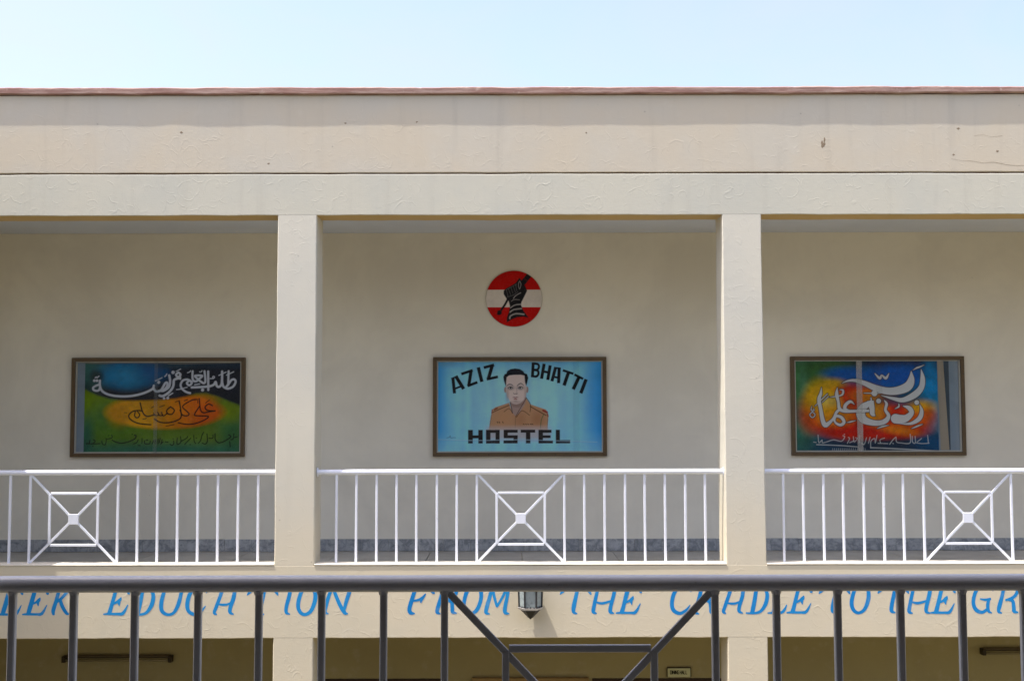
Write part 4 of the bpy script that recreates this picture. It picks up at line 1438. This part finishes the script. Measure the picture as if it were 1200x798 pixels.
    for pts in ([(22, 140), (46, 143)], [(65, 74), (72, 146), (102, 120), (104, 146), (140, 140), (210, 120), (285, 132), (316, 92), (300, 80)], [(312, 66), (316, 68)], [(340, 152), (362, 108), (350, 96)], [(362, 146), (402, 130)], [(398, 90), (406, 140), (434, 108), (420, 100)],
                [(456, 80), (450, 152)], [(474, 150), (500, 162), (522, 100)], [(540, 152), (556, 96)], [(560, 196), (564, 132), (600, 108), (604, 150), (622, 78)], [(630, 152), (722, 156)], [(655, 150), (650, 120), (692, 104)],
                [(740, 162), (772, 120), (800, 94)], [(770, 154), (776, 156)], [(802, 100), (806, 140), (850, 150), (932, 150), (936, 68)], [(955, 88), (957, 142), (982, 150), (982, 88)], [(994, 150), (1050, 156), (1112, 152)], [(1000, 140), (1042, 108)], [(1100, 78), (1106, 152)]):
        H(pts)
    H([(50, 164), (250, 172), (440, 186)], 1.0)
    H([(560, 194), (800, 204), (1190, 226)], 1.2)
    for i in range(18):
        x_ = 200 + i * 18
        H([(x_, 200), (x_ + 2, 222)], 0.4)
    c.stroke([(928, 421.2), (1000, 421.0), (1030, 421.6), (1060, 421), (1100, 421.3)], (150, 144, 130), 1.0, True, 0.5, 0.6)


caseL = display_case(-4.058, "framed green and orange calligraphy picture beside the left edge of the photo", 185.3, 476.0, 97.6, 283.6, 422.4, 528.6, paint_left,
                     [(180.5, 185.0, 'glass_band_faint')])
caseM = display_case(0.004, "framed light blue hostel sign with painted portrait of a man in tan uniform", 609.0, 476.5, 511.6, 706.4, 423.0, 529.4, paint_mid, [], 1.08, 0.62)
caseR = display_case(4.026, "framed red yellow and blue picture with thick white calligraphy on the right", 1029.0, 475.0, 932.0, 1100.6, 421.4, 527.6, paint_right,
                     [(1003.6, 1010.4, 'glass_band')])
# curled paper edge and its painted shade strip beside the third picture
zt = 0.556
def cs(px, py):
    return (px - 1029.0) * PK, zt + (475.0 - py) * PK
v, f = [], []
for i in range(9):
    t = i / 8
    l, r = 1100.7 + t * 2.0, 1107.5 + t * 5.0
    for k in range(5):
        s = k / 4
        x_, z_ = cs(l + (r - l) * s, 422 + 105 * t)
        v.append((x_, -0.0165 - 0.012 * s * s, z_))
for i in range(8):
    for k in range(4):
        f.append((i * 5 + k, i * 5 + k + 1, (i + 1) * 5 + k + 1, (i + 1) * 5 + k))
o = mesh_obj("paper_edge", v, f, M['cream_paper'], caseR, True)
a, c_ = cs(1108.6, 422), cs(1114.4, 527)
MB().box(a[0], c_[0], -0.0150, -0.0125, c_[1], a[1]).build("shade_strip", M['shade_strip'], caseR)  # dark strip standing in for the shade behind the curled paper


# ---- round emblem
def paint_emblem(c):
    X, Y = c.X, c.Y
    c.rgb[:] = lin((176, 38, 36))
    band = np.clip(0.5 - (np.abs(Y - 350.2) - 10.4) / 0.7, 0, 1)[:, None]
    c.rgb[:] = c.rgb * (1 - band) + lin((206, 198, 190)) * band
    T = lambda pts: tile(555, 305, 8.867, pts)
    bk = (30, 30, 34)
    c.stroke(T([(600, 130), (545, 200), (500, 255)]), bk, 6.2, False, 0.3, 1.0, 0.0, True)
    c.stroke(T([(360, 400), (325, 465), (288, 520)]), bk, 2.6)
    c.poly(T([(246, 528), (290, 520), (292, 562), (266, 578), (240, 572)]), bk)
    c.poly(T([(478, 180), (500, 210), (510, 235), (540, 270), (560, 318), (545, 350), (500, 440), (495, 470), (520, 530), (575, 606), (520, 592), (450, 600), (390, 625), (344, 655), (345, 600), (368, 540), (378, 480), (365, 430), (340, 400), (312, 355), (312, 320), (335, 295), (400, 260), (440, 235)]), bk)
    gy = (156, 150, 148)
    for pts, w in (([(383, 500), (430, 470), (492, 462)], 10), ([(378, 545), (420, 518), (500, 508)], 12), ([(375, 612), (385, 585), (440, 562), (525, 568)], 14),
                   ([(415, 400), (440, 370), (492, 340)], 7), ([(392, 430), (425, 412), (480, 415)], 4), ([(480, 215), (495, 250), (480, 300), (468, 260), (476, 222)], 5)):
        c.stroke(T(pts), gy, w / 8.867)
    for pts in ([(340, 310), (358, 380)], [(362, 298), (385, 360)], [(390, 285), (408, 345)], [(412, 268), (436, 335)], [(438, 250), (450, 320)], [(350, 385), (410, 365), (462, 330)], [(335, 310), (400, 275), (450, 250)]):
        c.stroke(T(pts), (112, 110, 110), 0.45, True, 0.35, 0.85)
    c.mottle(21, 8, 0.06)


EC, ER = (602.5, 350.4), 33.8
em = empty("round_emblem", (-0.058, WY, 6.448 - ER * PK))
tag(em, "round red and white plaque with black gauntlet gripping a sword", "emblem")
MB().tube((0, -0.014, ER * PK), (0, -0.001, ER * PK), ER * PK, 72).build("disc", M['disc_edge'], em, False)


def disc_warp(X, Y):
    a = (X - EC[0]) / ER
    b_ = (Y - EC[1]) / ER
    r = np.where(np.abs(a) > np.abs(b_), a, b_)
    safe = np.where(r == 0, 1, r)
    phi = np.where(np.abs(a) > np.abs(b_), (math.pi / 4) * (b_ / np.where(a == 0, 1, a)), math.pi / 2 - (math.pi / 4) * (a / np.where(b_ == 0, 1, b_)))
    rr = r * (ER - 0.5)
    return EC[0] + rr * np.cos(phi), EC[1] + rr * np.sin(phi)


fc = grid_panel("painted_face", EC[0] - ER, EC[0] + ER, EC[1] - ER, EC[1] + ER, EC[0], EC[1], PK, -0.0155, em, paint_emblem, 200, 200, disc_warp, 1.15, 1.1)
fc.location = (0, 0, ER * PK)
